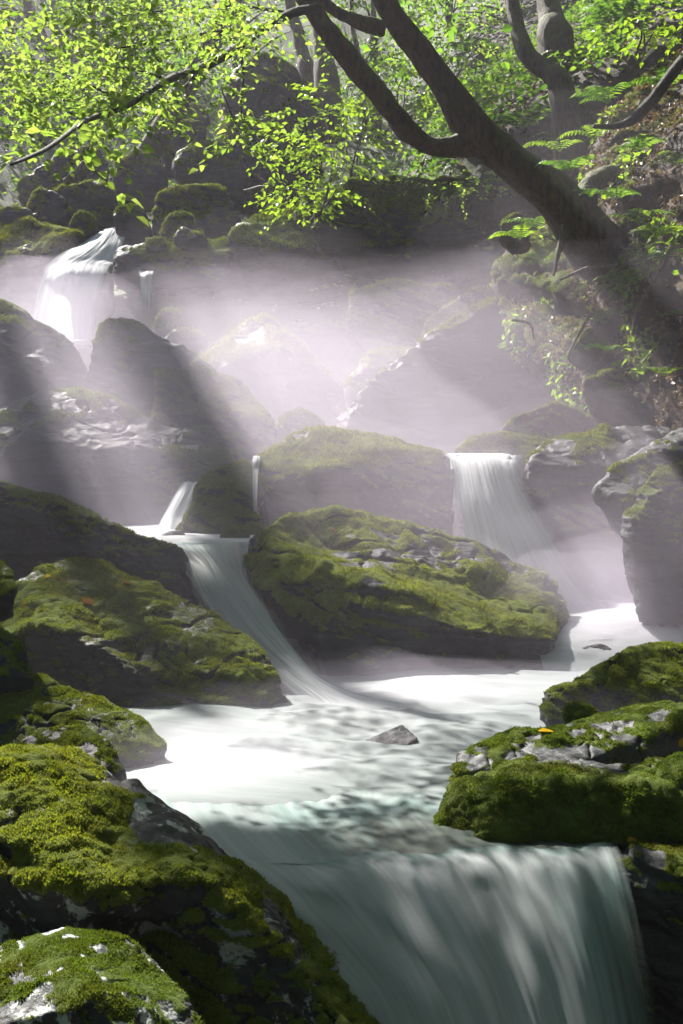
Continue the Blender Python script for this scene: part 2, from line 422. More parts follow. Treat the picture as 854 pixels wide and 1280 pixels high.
RN = [0]
def rock(name, label, pieces, moss=.5, mat='rock', blade='blade', thick=1.0, base=.35, rough=1.0, cushion=1.0, strata=1.0,
         bare=.5, category=None, smooth=None, top_bias=1.0, moss_at=None, kind=None, facets=11):
    """A boulder: hulls through seen corner points (pixel, pixel, distance), carried on behind and below, then remeshed, weathered and mossed.
    moss: coverage; bare: how much bare stone breaks through; moss_at: function of world points adding to the moss mask"""
    RN[0] += 1; seed = 100 + RN[0] * 31
    bm = bmesh.new(); allp = []
    dmin = min(q[2] for pc in pieces for q in pc)
    for pc in pieces:
        pts = np.array([P(*q[:3]) for q in pc]); cen = pts.mean(0)
        vd = norm(cen)
        w = max(np.ptp(pts[:, 0]), np.ptp(pts[:, 2]))
        back = cen + (pts - cen) * .72 + vd * thick * w * .75
        back[:, 2] -= .1 * w
        low = pts[pts[:, 2] < cen[2]] * 1.0
        low = np.vstack([low, back[back[:, 2] < cen[2]]]) if len(low) else back
        low = cen * [1, 1, 0] + (low - cen * [1, 1, 0]) * [.9, .9, 1]; low[:, 2] -= base * w
        pp = np.vstack([pts, back, low]); allp.append(pts)
        hull(bm, chip(pp, facets, seed + len(allp)) if facets else pp)
    if dmin > 16: rough *= 1.7; bare = max(bare, .75)
    allp = np.vstack(allp); size = float(np.linalg.norm(np.ptp(allp, axis=0)[[0, 2]]))
    vox = max(dmin / 1138 * 2.0, size / 240)
    sm = smooth if smooth is not None else int(2 + (size / vox) / 45)
    v, f = remesh(bm, vox, sm)
    off = np.array([seed * 1.7, seed * .9, seed * .3])
    n = vnormals(v, f)
    q = v + off
    s = size
    d = fbm(q / (.30 * s), 3, seed) * .038 * s * rough
    h = (v @ BED) / (.16 * s) + fbm(q / (.5 * s), 3, seed + 3) * 1.2
    saw = h - np.floor(h); step = sstep(0, .18, saw) * (1 - saw)
    d += (step - .4) * .020 * s * strata * (0.35 + .65 * sstep(-.2, .4, fbm(q / (.4 * s), 2, seed + 8)))
    h2 = (v @ BED) / (.045 * s) + fbm(q / (.2 * s), 3, seed + 4) * 1.5
    saw2 = h2 - np.floor(h2)
    d += (sstep(0, .25, saw2) * (1 - saw2) - .4) * .005 * s * strata
    d += fbm(q / (.075 * s), 4, seed + 5, ridged=True) * .007 * s * rough
    d += fbm(q / .035, 3, seed + 6) * .0025
    crack = np.zeros(len(v))
    for cs, wd in ((.42, .020), (.22, .028)):
        qq = q / (cs * s) + BED * ((q @ BED) / (cs * s))[:, None] * 1.2
        crack = np.maximum(crack, (1 - sstep(0, wd, np.abs(fbm(qq, 3, seed + 21 + int(cs * 100))))) * (.6 if cs < .3 else 1))
    d -= crack * .011 * s * strata ** .5
    v = v + n * d[:, None]
    n = vnormals(v, f)
    up = n[:, 2] * top_bias + (-n[:, 0] * .25)            # higher on tops and left-facing sides
    mn = fbm(q / (.28 * s), 4, seed + 11) * .75 + fbm(q / (.06 * s), 3, seed + 12) * .35
    m1 = sstep(-.12, .20, n[:, 2] * top_bias - n[:, 0] * .15 - (.78 - moss * .9) + mn * .25)
    mask = m1 * (1 - bare * .9 * (1 - sstep(-.10, .14, mn + (moss - .33) * 1.1)))
    mask = mask * (1 - .6 * crack)
    if moss <= 0: mask = mask * 0
    if moss_at is not None: mask = np.clip(mask + moss_at(v, n), 0, 1)
    if moss > 0:
        cell = max(.035, .022 * s) * (.8 + .4 * cushion)
        cu = 1 - np.clip(worley((v + fbm(q / .05, 2, seed + 13)[:, None] * .02) / cell, seed), 0, 1)
        cu2 = 1 - np.clip(worley(v / (cell * .38), seed + 2), 0, 1)
        th = .003 * s + cushion * (.005 * s * cu ** .7 + .003 * s * cu2)
        v = v + n * (mask * th)[:, None] + np.array([0, 0, -1]) * (mask * th * .15)[:, None]
    mb = MB(); mb.add(v, f)
    me = mb.mesh(name); set_attr(me, 'moss', mask)
    o = link(name, me, M[mat])
    # origin at the base centre of the boulder
    c0 = np.array([v[:, 0].mean(), v[:, 1].mean(), v[:, 2].min()])
    me.transform(__import__('mathutils').Matrix.Translation(-Vector(c0))); o.location = c0
    if kind: tag(o, label, None, None, kind)
    else: tag(o, label, category or ('boulder' if size > .8 else 'rock'))
    if moss > 0:
        bl = max(dmin / 1138 * 2.3, .007) * (.85 + .15 * cushion)
        b = blades(v, f, mask, n, bl, bl * .34, seed, 150000 if dmin < 6 else 80000)
        if b is not None:
            bpy.context.view_layer.update()
            b.build('moss_clumps', M[blade], o, smooth=False)
    return o

def D(d, *pts):
    """pixel points at distance d, or (x, y, extra distance)"""
    return [(q[0], q[1], d + (q[2] if len(q) > 2 else 0)) for q in pts]

# --- foreground
rock('boulder', 'large golden-mossed boulder sloping down to the bottom edge beside the front waterfall', [
    D(2.9, (-60, 1000, .35), (-20, 965, .4), (40, 938, .55), (95, 948, .6), (150, 985, .5), (70, 1010, .2), (-40, 1090, .0), (40, 1100, -.05), (110, 1135, -.1), (190, 1130, -.02), (165, 1000, .42), (60, 1180, .15), (170, 1180, .15)),
    D(2.9, (150, 985, .5), (166, 978, .55), (215, 1018, .5), (252, 1062, .42), (292, 1082, .36), (180, 1128, -.02), (240, 1098, .02), (285, 1125, .05), (60, 1060, .12), (90, 1125, -.08), (200, 1190, .2), (100, 1200, .2)),
    D(2.9, (270, 1070, .40), (292, 1082, .36), (345, 1148, .30), (405, 1195, .2), (472, 1278, .08), (520, 1350, -.02), (262, 1104, .03), (318, 1162, -.02), (380, 1228, -.1), (440, 1300, -.16), (470, 1345, -.2),
      (210, 1170, .15), (-80, 1160, .3), (-80, 1345, .4), (60, 1345, .3), (300, 1345, .1), (400, 1345, -.05)),
], moss=.52, mat='rock_crest', blade='blade_gold', thick=.4, cushion=3.0, bare=.5, base=.1, facets=0,
    moss_at=lambda v, n: -1.3 * sum(np.exp(-((v - P(*c)) ** 2).sum(1) / .085 ** 2) for c in ((165, 982, 3.4), (195, 1000, 3.4), (222, 1026, 3.35), (250, 1064, 3.3), (205, 1040, 3.2), (330, 1180, 2.95))))
rock('boulder', 'low rounded boulder with pale lichen patches in the bottom left corner', [
    D(2.45, (-70, 1190, .2), (0, 1172, .25), (60, 1160, .25), (140, 1166, .25), (198, 1200, .2), (245, 1236, .1), (262, 1290, 0), (240, 1340, -.1), (100, 1240, -.12), (-60, 1260, -.1), (0, 1340, -.2), (160, 1300, -.15)),
], moss=.27, mat='rock_lichen', blade='blade_green', thick=.7, strata=.3, bare=.7, base=.2)
rock('slab_rock', 'broad flat grey slab with thick green moss along its front edge at right', [
    D(3.8, (536, 1036, -.1), (545, 1000, 0), (575, 945, .25), (640, 926, .5), (760, 892, .9), (860, 880, 1.0), (960, 872, 1.0), (590, 1000, -.1), (560, 1050, -.18), (700, 960, .15), (600, 1052, -.2)),
    D(3.75, (594, 985, -.05), (610, 962, .1), (690, 955, .15), (800, 958, .2), (860, 962, .2), (960, 965, .2), (600, 1052, -.22), (700, 1056, -.22), (860, 1046, -.2), (960, 1046, -.2), (650, 985, -.1), (830, 990, -.1)),
], moss=.42, mat='rock_slab', blade='blade_green', thick=.45, cushion=2.4, bare=.75, base=.08, facets=4, strata=.6,
    category='boulder', moss_at=lambda v, n: .5 * sstep(.15, -.1, v[:, 1] - 3.75) * sstep(-.5, .1, n[:, 2]))
rock('boulder', 'small mossy stone lying on the right end of the grey slab', [
    D(3.7, (818, 965, 0), (835, 945, .1), (870, 935, .15), (920, 940, .15), (920, 985, -.05), (830, 985, -.05)),
], moss=.6, blade='blade_green', thick=.6, base=.1, strata=.4, category='rock')
rock('ledge_rock', 'dark wet ledge with thin moss beside the front waterfall at right', [
    D(3.5, (700, 1082, -.05), (740, 1070, 0), (790, 1052, .1), (860, 1042, .15), (980, 1040, .15), (760, 1100, -.12), (860, 1085, -.15), (980, 1080, -.15), (730, 1180, -.12), (780, 1300, -.2), (980, 1300, -.25), (700, 1330, -.1)),
], moss=.25, thick=.3, strata=1.3, bare=1.0, base=.2, category='boulder')
rock('boulder', 'dark L-shaped rock with a mossy top rising behind the grey slab', [
    D(5.3, (678, 905, -.1), (682, 866, 0), (700, 858, .15), (745, 855, .15), (740, 900, -.1), (690, 910, -.15)),
    D(5.4, (725, 862, 0), (742, 835, .1), (762, 818, .15), (820, 808, .3), (880, 802, .4), (980, 800, .4), (980, 900, 0), (740, 895, -.1), (860, 885, -.1)),
], moss=.38, thick=.5, base=.15, cushion=.6)
rock('stone', 'small round mossy stone between the slab and the dark rock', [
    D(4.85, (700, 890, 0), (708, 880, .05), (725, 877, .08), (748, 886, .05), (752, 900, 0), (710, 905, -.03)),
], moss=.6, blade='blade_green', thick=.6, base=.3, strata=.3, category='rock')
# --- left middle
rock('boulder', 'long low mossy rock pointing right into the pool at left', [
    D(4.7, (-60, 830, .4), (0, 836, .4), (60, 852, .3), (130, 878, .1), (180, 905, 0), (214, 944, -.15), (205, 957, -.25), (100, 962, -.25), (0, 950, -.1), (-60, 960, -.1), (120, 910, -.15)),
], moss=.44, thick=.5, base=.12)
rock('rock', 'small grey rock with a pale edge behind the golden boulder', [
    D(4.1, (-20, 965, .1), (20, 935, .15), (62, 908, .25), (105, 904, .25), (140, 925, .15), (160, 965, 0), (90, 990, -.1), (0, 1000, -.1)),
], moss=.32, thick=.7, base=.3, bare=.8)
rock('boulder', 'big rounded boulder with scattered leaves and a wet patch on top at left', [
    D(5.9, (-40, 770, 0), (8, 732, .2), (80, 716, .6), (150, 718, .8), (212, 732, .7), (265, 785, .4), (340, 832, 0), (374, 862, -.2), (390, 888, -.3), (300, 912, -.5), (200, 918, -.5), (90, 885, -.4), (0, 840, -.3), (40, 775, -.2), (140, 785, -.15), (190, 830, -.35), (230, 800, -.1), (-60, 850, -.3)),
], moss=.44, thick=.6, base=.12, cushion=.9, strata=.8, rough=1.7, bare=.6)
rock('boulder', 'dark wedge-shaped boulder with a bright mossy upper edge above the leafy boulder', [
    D(7.1, (-70, 598, .25), (0, 607, .2), (60, 625, .16), (112, 648, .12), (194, 674, .02), (246, 714, -.08), (276, 772, -.2), (210, 800, -.05), (100, 780, .1), (-70, 780, .2), (30, 640, .05), (130, 684, -.02)),
], moss=.36, mat='rock', thick=.6, base=.2, strata=1.3, rough=1.3, facets=3)
rock('boulder', 'thin pale-edged slab lying along the top of the dark wedge boulder', [
    D(7.8, (-40, 592, 0), (0, 600, 0), (70, 622, 0), (125, 650, 0), (160, 672, -.05), (90, 650, -.2), (-40, 622, -.2)),
], moss=.30, thick=.6, base=.3, category='rock')
rock('stone', 'small dark stone at the left edge beside the leafy boulder', [
    D(5.2, (-40, 700, .1), (0, 698, .1), (18, 712, 0), (20, 740, -.1), (-40, 760, -.1)),
], moss=.5, thick=.7, base=.4, category='rock')
rock('rock', 'shadowed rock at the left edge below the leafy boulder', [
    D(4.95, (-50, 790, .1), (0, 785, .1), (30, 800, 0), (45, 840, -.1), (-50, 860, -.1)),
], moss=.35, thick=.7, base=.4)
# --- centre
rock('boulder', 'largest central boulder, layered and moss-edged, standing in the stream', [
    D(7.2, (306, 684, .15), (338, 654, .35), (380, 630, .6), (450, 644, .75), (540, 667, .75), (640, 703, .75), (652, 722, .6), (640, 742, .5), (560, 735, .25), (450, 706, .1), (360, 686, .05)),
    D(6.9, (301, 694, .15), (330, 668, .4), (380, 700, 0), (400, 726, -.15), (500, 756, -.25), (600, 790, -.25), (700, 795, -.05), (655, 716, .75), (690, 735, .65), (713, 772, .4), (706, 820, .05), (690, 848, -.05), (560, 850, -.32), (440, 864, -.42), (382, 808, -.32), (316, 735, -.05)),
    D(6.75, (395, 742, -.05), (520, 768, -.18), (620, 792, -.2), (600, 760, .2), (460, 732, .15), (430, 760, -.12)),
], moss=.47, mat='rock_bright', thick=.5, base=.06, rough=1.2, strata=.7, cushion=.7, bare=.8, facets=3, blade='blade_gold')
rock('boulder', 'domed bright-mossed boulder directly behind the largest central one', [
    D(8.9, (311, 612, -.05), (317, 586, .05), (335, 564, .2), (400, 533, .45), (470, 538, .5), (540, 560, .45), (562, 582, .35), (566, 640, .2), (570, 700, .1), (318, 660, -.05), (345, 600, -.2), (425, 585, -.15), (460, 600, -.02), (450, 720, 0)),
], moss=.52, mat='rock_bright', blade='blade_gold', thick=.55, base=.1, cushion=.8)
rock('boulder', 'narrow dark boulder with a lit mossy left edge by the left pool', [
    D(8.7, (228, 662, -.1), (238, 612, .1), (262, 588, .2), (285, 578, .25), (314, 572, .25), (322, 600, .1), (322, 660, -.1)),
], moss=.46, thick=.7, base=.2, mat='rock_bright', blade='blade_gold')
rock('rock', 'small pointed mossy rock at the right end of the left pool', [
    D(8.3, (220, 668, -.05), (232, 640, .05), (252, 620, .15), (290, 628, .15), (325, 645, .1), (336, 660, 0), (322, 672, -.1), (260, 672, -.1)),
], moss=.46, thick=.7, base=.3, mat='rock_bright')
rock('stone', 'tiny mossy stone at the waterline left of the central boulder', [
    D(7.9, (272, 672, 0), (284, 660, .05), (302, 660, .05), (316, 672, 0), (290, 678, -.03)),
], moss=.6, thick=.7, base=.3, category='rock')
rock('stone', 'wet dark stone breaking the surface of the left pool', [
    D(8.0, (200, 668, 0), (212, 663, .05), (228, 663, .05), (236, 670, 0), (215, 674, -.03)),
], moss=0, thick=.7, base=.3, category='rock')
# --- misty left
rock('boulder', 'broad misty boulder with a glinting pale crest at left', [
    D(9.8, (-60, 530, .2), (0, 508, .4), (42, 488, .6), (92, 487, .7), (150, 505, .7), (240, 540, .6), (300, 570, .4), (250, 620, 0), (210, 650, -.2), (100, 655, -.2), (-60, 650, -.1), (20, 540, -.1), (120, 560, -.1)),
], moss=.40, mat='rock', thick=.6, base=.15, bare=.7, strata=.5, rough=.9)
rock('boulder', 'blunt-topped dark boulder rising behind the broad misty one', [
    D(11.6, (104, 445, -.1), (108, 420, 0), (122, 404, .2), (168, 404, .3), (220, 430, .3), (265, 462, .2), (290, 480, 0), (290, 560, -.3), (110, 520, -.3), (150, 470, -.3)),
], moss=.30, mat='rock_pale', thick=.6, base=.3, bare=.8)
rock('boulder', 'sloping boulder with a mossy shoulder right of the blunt-topped one', [
    D(10.8, (195, 468, .2), (262, 461, .4), (308, 482, .3), (338, 520, 0), (358, 552, -.2), (345, 590, -.4), (240, 600, -.5), (190, 540, -.2), (270, 510, -.2)),
], moss=.42, mat='rock', thick=.6, base=.3)
rock('boulder', 'shadowed boulder at the left edge crossed by a light shaft', [
    D(12, (-70, 400, 0), (0, 396, .2), (42, 398, .3), (82, 420, .2), (105, 445, .1), (130, 480, -.1), (120, 540, -.3), (-70, 540, -.3), (40, 450, -.3)),
], moss=.30, mat='rock_pale', thick=.6, base=.3, bare=.8)
rock('boulder', 'faint hazy boulder at the left edge below the far waterfall', [
    D(15, (-40, 378, 0), (0, 374, .2), (30, 382, .2), (50, 402, 0), (40, 430, -.2), (-40, 430, -.2)),
], moss=.40, thick=.7, base=.3)
# --- misty centre and right
rock('boulder', 'pale wet peaked rock standing in the mist at the centre', [
    D(13.5, (236, 436, 0), (290, 411, .2), (330, 392, .4), (345, 398, .4), (400, 450, .3), (450, 500, .1), (440, 540, -.2), (300, 530, -.4), (250, 470, -.3), (330, 440, -.3), (352, 440, -.35)),
], moss=.30, mat='rock_pale', thick=.6, base=.3, rough=.7, bare=.9)
rock('boulder', 'flat pale rock behind the peaked one', [
    D(15.8, (345, 420, 0), (360, 404, .2), (430, 402, .2), (450, 412, .1), (450, 480, -.2), (360, 480, -.2)),
], moss=.2, mat='rock_pale', thick=.7, base=.3)
rock('rock', 'small mossy knob in the mist below the dark overhang', [
    D(15.2, (190, 412, 0), (196, 392, .1), (208, 384, .15), (226, 386, .1), (240, 412, 0), (225, 420, -.1)),
], moss=.5, thick=.7, base=.4)
rock('rock', 'low hazy rock right of the small mossy knob', [
    D(14.6, (200, 430, 0), (215, 412, .1), (235, 408, .15), (262, 424, 0), (250, 440, -.1)),
], moss=.3, mat='rock_pale', thick=.7, base=.4)
rock('rock', 'round mossy rock peeping over behind the domed boulder', [
    D(10.6, (344, 540, 0), (350, 518, .1), (374, 509, .2), (400, 522, .1), (415, 540, 0), (380, 560, -.1)),
], moss=.5, thick=.7, base=.4)
rock('boulder', 'huge slanting slab face filling the mist right of centre', [
    D(11.6, (412, 524, 0), (450, 490, .2), (500, 452, .4), (556, 402, .5), (600, 372, .6), (640, 368, .7), (690, 400, .8), (760, 470, .6), (800, 540, .2), (700, 580, -.2), (560, 570, -.3), (430, 560, -.2)),
], moss=.22, mat='rock', thick=.5, base=.2, rough=.6, strata=.6)
rock('boulder', 'mossy-capped block in the mist under the overhang', [
    D(15.4, (430, 385, 0), (440, 366, .2), (500, 349, .4), (556, 352, .4), (600, 380, .2), (570, 440, -.2), (470, 440, -.3), (436, 420, -.1)),
], moss=.50, thick=.6, base=.3)
rock('boulder', 'tilted mossy rock right of the mossy-capped block', [
    D(14, (522, 424, 0), (540, 394, .2), (566, 372, .3), (600, 356, .4), (640, 350, .4), (620, 420, 0), (560, 450, -.2)),
], moss=.46, thick=.6, base=.3)
rock('boulder', 'wet pale rock low in the mist left of the slanting slab', [
    D(12.9, (430, 480, 0), (446, 452, .2), (470, 434, .3), (520, 430, .3), (545, 450, 0), (500, 500, -.2), (440, 510, -.2)),
], moss=.25, mat='rock_pale', thick=.6, base=.4)
rock('rock', 'low mossy stone behind the lip of the right waterfall', [
    D(9.6, (565, 560, 0), (580, 548, .1), (640, 542, .15), (700, 552, .1), (700, 572, -.1), (580, 572, -.1)),
], moss=.4, thick=.6, base=.4)
rock('rock', 'leaf-strewn stone against the foot of the right bank', [
    D(10, (626, 540, 0), (640, 522, .1), (690, 505, .2), (730, 512, .2), (760, 540, .1), (700, 560, -.1)),
], moss=.3, mat='rock_brown', thick=.6, base=.4)
rock('boulder', 'long flat-topped ledge with dark wet front right of the right waterfall', [
    D(8.8, (640, 578, 0), (660, 562, .3), (720, 550, .5), (800, 535, .6), (850, 540, .5), (930, 545, .4), (650, 640, -.1), (720, 720, -.35), (780, 760, -.5), (930, 760, -.5), (780, 590, -.05)),
], moss=.28, mat='rock', thick=.4, base=.15, strata=1.2, bare=.9)
rock('boulder', 'dark boulder with a pale rim at the right edge', [
    D(7.8, (742, 614, 0), (756, 592, .1), (800, 562, .4), (854, 535, .6), (930, 520, .6), (930, 640, -.1), (800, 640, -.2)),
], moss=.22, thick=.5, base=.2, bare=.8)
rock('boulder', 'moss-rimmed boulder at the right edge in front of the pale-rimmed one', [
    D(7.3, (776, 640, -.1), (792, 615, .1), (820, 590, .3), (860, 568, .5), (930, 560, .5), (930, 760, -.3), (800, 740, -.2), (780, 690, -.1)),
], moss=.26, thick=.5, base=.2)
rock('stone', 'small wet stone at the foot of the right waterfall', [
    D(6.9, (722, 812, 0), (735, 806, .05), (755, 804, .05), (768, 812, 0), (745, 818, -.03)),
], moss=0, thick=.7, base=.3, category='rock')
rock('stone', 'half-drowned stone under a veil of white water in the front pool', [
    D(4.85, (420, 950, -.05), (455, 925, .1), (505, 903, .2), (525, 922, .05), (480, 950, -.1)),
], moss=0, mat='rock', thick=.6, base=.2, category='rock', rough=.6)
# --- far falls and upper boulders
rock('boulder', 'rock shelf under the far waterfall', [
    D(17.3, (70, 338, 0), (85, 330, .1), (130, 330, .1), (142, 345, 0), (135, 420, -.1), (85, 440, -.2)),
], moss=.2, thick=.6, base=.3)
rock('boulder', 'sunlit mossy sloping slab left of the far waterfall', [
    D(18.1, (-60, 268, .8), (0, 268, .8), (60, 276, .7), (105, 296, .3), (70, 330, -.1), (30, 340, -.3), (-60, 330, -.3), (-60, 380, -.3), (40, 360, -.3)),
], moss=.52, mat='rock_bright', thick=.6, base=.2, cushion=.5)
rock('boulder', 'long mossy slab right of the far waterfall above the dark hollow', [
    D(17, (136, 330, 0), (150, 314, .3), (200, 302, .5), (284, 294, .6), (296, 320, .1), (280, 345, -.1), (150, 345, -.1)),
], moss=.50, blade='blade_green', thick=.5, base=.1)
rock('boulder', 'flat mossy boulder with dry twigs on top at upper centre', [
    D(17, (282, 296, 0), (300, 280, .4), (330, 264, .8), (395, 258, .9), (400, 280, .5), (398, 312, 0), (340, 316, -.1), (292, 325, -.1)),
], moss=.55, blade='blade_green', thick=.5, base=.1)
rock('boulder', 'big dark mossy boulder left of the flat twig-strewn one', [
    D(18.2, (188, 290, 0), (188, 262, .1), (205, 240, .3), (250, 226, .5), (285, 232, .5), (302, 262, .2), (298, 305, 0), (200, 305, -.1)),
], moss=.50, thick=.7, base=.2)
rock('rock', 'small mossy rock at the foot of the big dark boulder', [
    D(17.6, (200, 295, 0), (208, 270, .1), (222, 262, .15), (240, 270, .1), (256, 295, 0), (225, 304, -.1)),
], moss=.55, blade='blade_green', thick=.7, base=.2)
rock('rock', 'dark pointed stone lying on the long mossy slab', [
    D(17.2, (215, 298, 0), (225, 282, .1), (240, 284, .1), (262, 300, 0), (235, 306, -.1)),
], moss=.25, thick=.7, base=.2)
rock('rock', 'low square mossy stone at the left end of the long slab', [
    D(17.1, (180, 305, 0), (182, 297, .1), (205, 296, .1), (210, 306, 0), (195, 310, -.05)),
], moss=.55, thick=.7, base=.2)
rock('rock', 'mushroom-shaped mossy stone beside the far waterfall lip', [
    D(18.4, (142, 268, 0), (148, 258, .1), (170, 255, .15), (186, 266, .1), (190, 300, 0), (155, 305, -.1), (150, 280, -.05)),
], moss=.45, thick=.7, base=.2)
rock('rock', 'tufted round stone left of the far waterfall lip', [
    D(18.6, (84, 280, 0), (92, 266, .1), (104, 261, .15), (118, 272, .1), (122, 288, 0), (100, 294, -.1)),
], moss=.6, blade='blade_green', thick=.7, base=.2)
rock('boulder', 'rounded dark stone at upper left behind the tufted one', [
    D(19.5, (28, 262, 0), (36, 240, .1), (52, 233, .2), (75, 242, .1), (96, 268, 0), (60, 278, -.1)),
], moss=.45, thick=.7, base=.2)
rock('rock', 'low mossy hump at the left edge above the sunlit slab', [
    D(18.9, (-20, 272, 0), (0, 258, .1), (25, 256, .15), (52, 268, 0), (20, 282, -.1)),
], moss=.5, thick=.7, base=.2)
rock('boulder', 'mossy ridge of rock behind the rounded dark stone', [
    D(20.5, (55, 244, 0), (80, 232, .2), (130, 228, .3), (160, 250, .1), (150, 280, -.1), (80, 280, -.1)),
], moss=.5, thick=.7, base=.2)
rock('boulder', 'rounded mossy boulder above the big dark one, at upper centre', [
    D(20.2, (216, 200, 0), (225, 182, .2), (245, 174, .3), (290, 178, .4), (312, 205, .2), (310, 250, 0), (222, 245, -.1)),
], moss=.46, thick=.7, base=.2, blade='blade_green')
rock('boulder', 'egg-shaped shaded boulder left of the rounded mossy one', [
    D(21, (138, 222, 0), (146, 200, .2), (170, 188, .3), (196, 198, .2), (212, 225, 0), (205, 250, -.1), (145, 250, -.1)),
], moss=.42, thick=.7, base=.2)
rock('boulder', 'mossy boulder half hidden behind branches at upper centre', [
    D(22, (196, 190, 0), (205, 165, .2), (225, 152, .3), (252, 152, .3), (262, 180, .1), (258, 205, 0), (205, 210, -.1)),
], moss=.45, thick=.7, base=.2)
rock('boulder', 'tall pyramid-shaped mossy boulder at the top centre', [
    D(22, (266, 150, 0), (280, 115, .3), (300, 85, .5), (330, 68, .7), (372, 90, .7), (400, 140, .4), (400, 230, 0), (340, 240, -.3), (290, 225, -.2), (330, 130, -.2)),
], moss=.50, blade='blade_green', thick=.7, base=.2, mat='rock_bright')
rock('boulder', 'flat-topped mossy block behind the pyramid-shaped boulder', [
    D(24, (205, 150, 0), (212, 132, .2), (255, 130, .2), (262, 150, .1), (258, 175, 0), (210, 175, -.1)),
], moss=.5, thick=.7, base=.2)
rock('boulder', 'long hazy mossy rock slope at upper left', [
    D(23, (20, 228, 0), (60, 205, .3), (100, 178, .5), (125, 178, .5), (140, 225, .1), (100, 245, -.1), (40, 250, -.1)),
], moss=.5, thick=.6, base=.2)
rock('mound', 'wide dark mossy overhang bank below the leaning tree', [
    D(17, (394, 285, 0), (398, 245, .1), (412, 225, .3), (450, 214, .6), (560, 208, .8), (625, 215, .9), (660, 250, .7), (650, 310, .2), (600, 335, .1), (480, 330, 0), (400, 318, 0)),
    D(17.6, (200, 325, 0), (300, 318, .1), (420, 320, .1), (560, 330, .2), (640, 340, .2), (640, 400, .2), (210, 400, .2)),
], moss=.42, blade='blade_green', thick=.3, base=.1, mat='rock_bright', category='rock bank', strata=.5,
    moss_at=lambda v, n: .35 * sstep(3.6, 4.3, v[:, 2]))
# --- right bank
rock('bank', 'steep earthy bank of roots and leaf litter at right', [
    D(0, (702, 300, 11.7), (712, 215, 12.0), (745, 150, 12.3), (795, 92, 12.5), (854, 36, 12.4), (1010, -70, 12.0), (700, 410, 11.2), (755, 470, 10.3), (800, 480, 9.8), (860, 545, 9.0), (980, 600, 8.3), (1010, 250, 8.6), (860, 330, 9.5), (770, 290, 10.8)),
    D(0, (622, 350, 12.3), (640, 310, 12.4), (705, 262, 11.9), (770, 290, 10.8), (800, 470, 9.9), (740, 505, 10.1), (680, 450, 11.0), (630, 395, 11.9), (720, 380, 10.9)),
], moss=.42, mat='rock_brown', thick=.4, base=.1, bare=1.0, kind='structure', strata=.8, rough=1.2)
rock('rock', 'square mossy block jutting from the right bank', [
    D(10.3, (738, 400, 0), (745, 390, .1), (790, 378, .2), (822, 385, .2), (815, 425, .1), (760, 432, 0), (742, 425, 0)),
], moss=.46, mat='rock_brown', thick=.7, base=.2)
rock('rock', 'mossy triangular ledge hanging from the right bank below the block', [
    D(10.2, (708, 445, 0), (725, 420, .1), (745, 405, .2), (760, 430, .1), (730, 460, 0)),
], moss=.45, mat='rock_brown', thick=.7, base=.1)
rock('boulder', 'litter-covered ledge low on the right bank', [
    D(9.8, (726, 500, 0), (730, 465, .1), (760, 448, .3), (830, 455, .4), (920, 460, .4), (920, 540, 0), (820, 520, -.1), (740, 505, 0)),
], moss=.24, mat='rock_brown', thick=.5, base=.1)
rock('rock', 'rounded stone under the trunk of the leaning tree', [
    D(11.2, (622, 295, 0), (628, 272, .1), (645, 264, .15), (662, 275, .1), (664, 305, 0), (640, 310, -.1)),
], moss=.3, mat='rock_brown', thick=.7, base=.2)

# ------------------------------------------------------------------ ground
def interp(y, xs, zs): return np.interp(y, xs, zs)
def terrain_z(x, y):
    bed = interp(y, [-6, 2, 2.9, 3.6, 6, 7.5, 9, 11, 14, 16.4, 17.6, 19, 20.5, 22, 26, 35, 48],
                 [-2.8, -2.8, -2.4, -1.62, -1.55, -1.3, -.95, -.6, .1, .6, 2.7, 3.2, 4.0, 4.6, 6.2, 11.5, 22])
    xr = interp(y, [0, 3, 7, 10, 13, 16.5, 18, 24, 90], [1.6, 1.7, 2.7, 2.5, 2.4, 2.2, .6, 1.0, 4])
    xl = interp(y, [0, 4, 8, 12, 17, 24, 90], [-1.2, -1.6, -2.8, -4.5, -6.5, -6, -8])
    r = np.maximum(0, x - xr); l = np.maximum(0, xl - x)
    k = interp(y, [0, 9, 15, 18, 90], [1.2, 2.0, 1.8, 1.5, .7])
    z = bed + np.where(r < 1.6, r * k, 1.6 * k + (r - 1.6) * .65) + np.minimum(l, 3) * .7 + np.maximum(0, l - 3) * .35
    p = np.stack([x, y, np.zeros_like(x)], -1)
    return z + fbm(p / 2.2, 4, 5) * .28 + fbm(p / .5, 3, 9) * .07

xs = np.sinh(np.linspace(-3.2, 3.2, 330)); xs = xs / xs.max() * 34
ys = np.concatenate([np.linspace(-20, 30, 430), 30 + (np.linspace(0, 1, 50)[1:] ** 1.3) * 18])
X, Y = np.meshgrid(xs, ys); Z = terrain_z(X.ravel(), Y.ravel())
mb = MB(); nx, ny = len(xs), len(ys)
i, j = np.meshgrid(np.arange(ny - 1), np.arange(nx - 1), indexing='ij'); b = (i * nx + j).ravel()
mb.add(np.stack([X.ravel(), Y.ravel(), Z], -1), np.stack([b, b + 1, b + nx + 1, b + nx], -1))
me = mb.mesh('ground')
set_attr(me, 'moss', sstep(2.0, -1.0, X.ravel() - .1 * Y.ravel()) * .75 + .12)
tag(link('ground', me, M['soil']), 'wooded stony hillside with leaf litter', kind='structure')

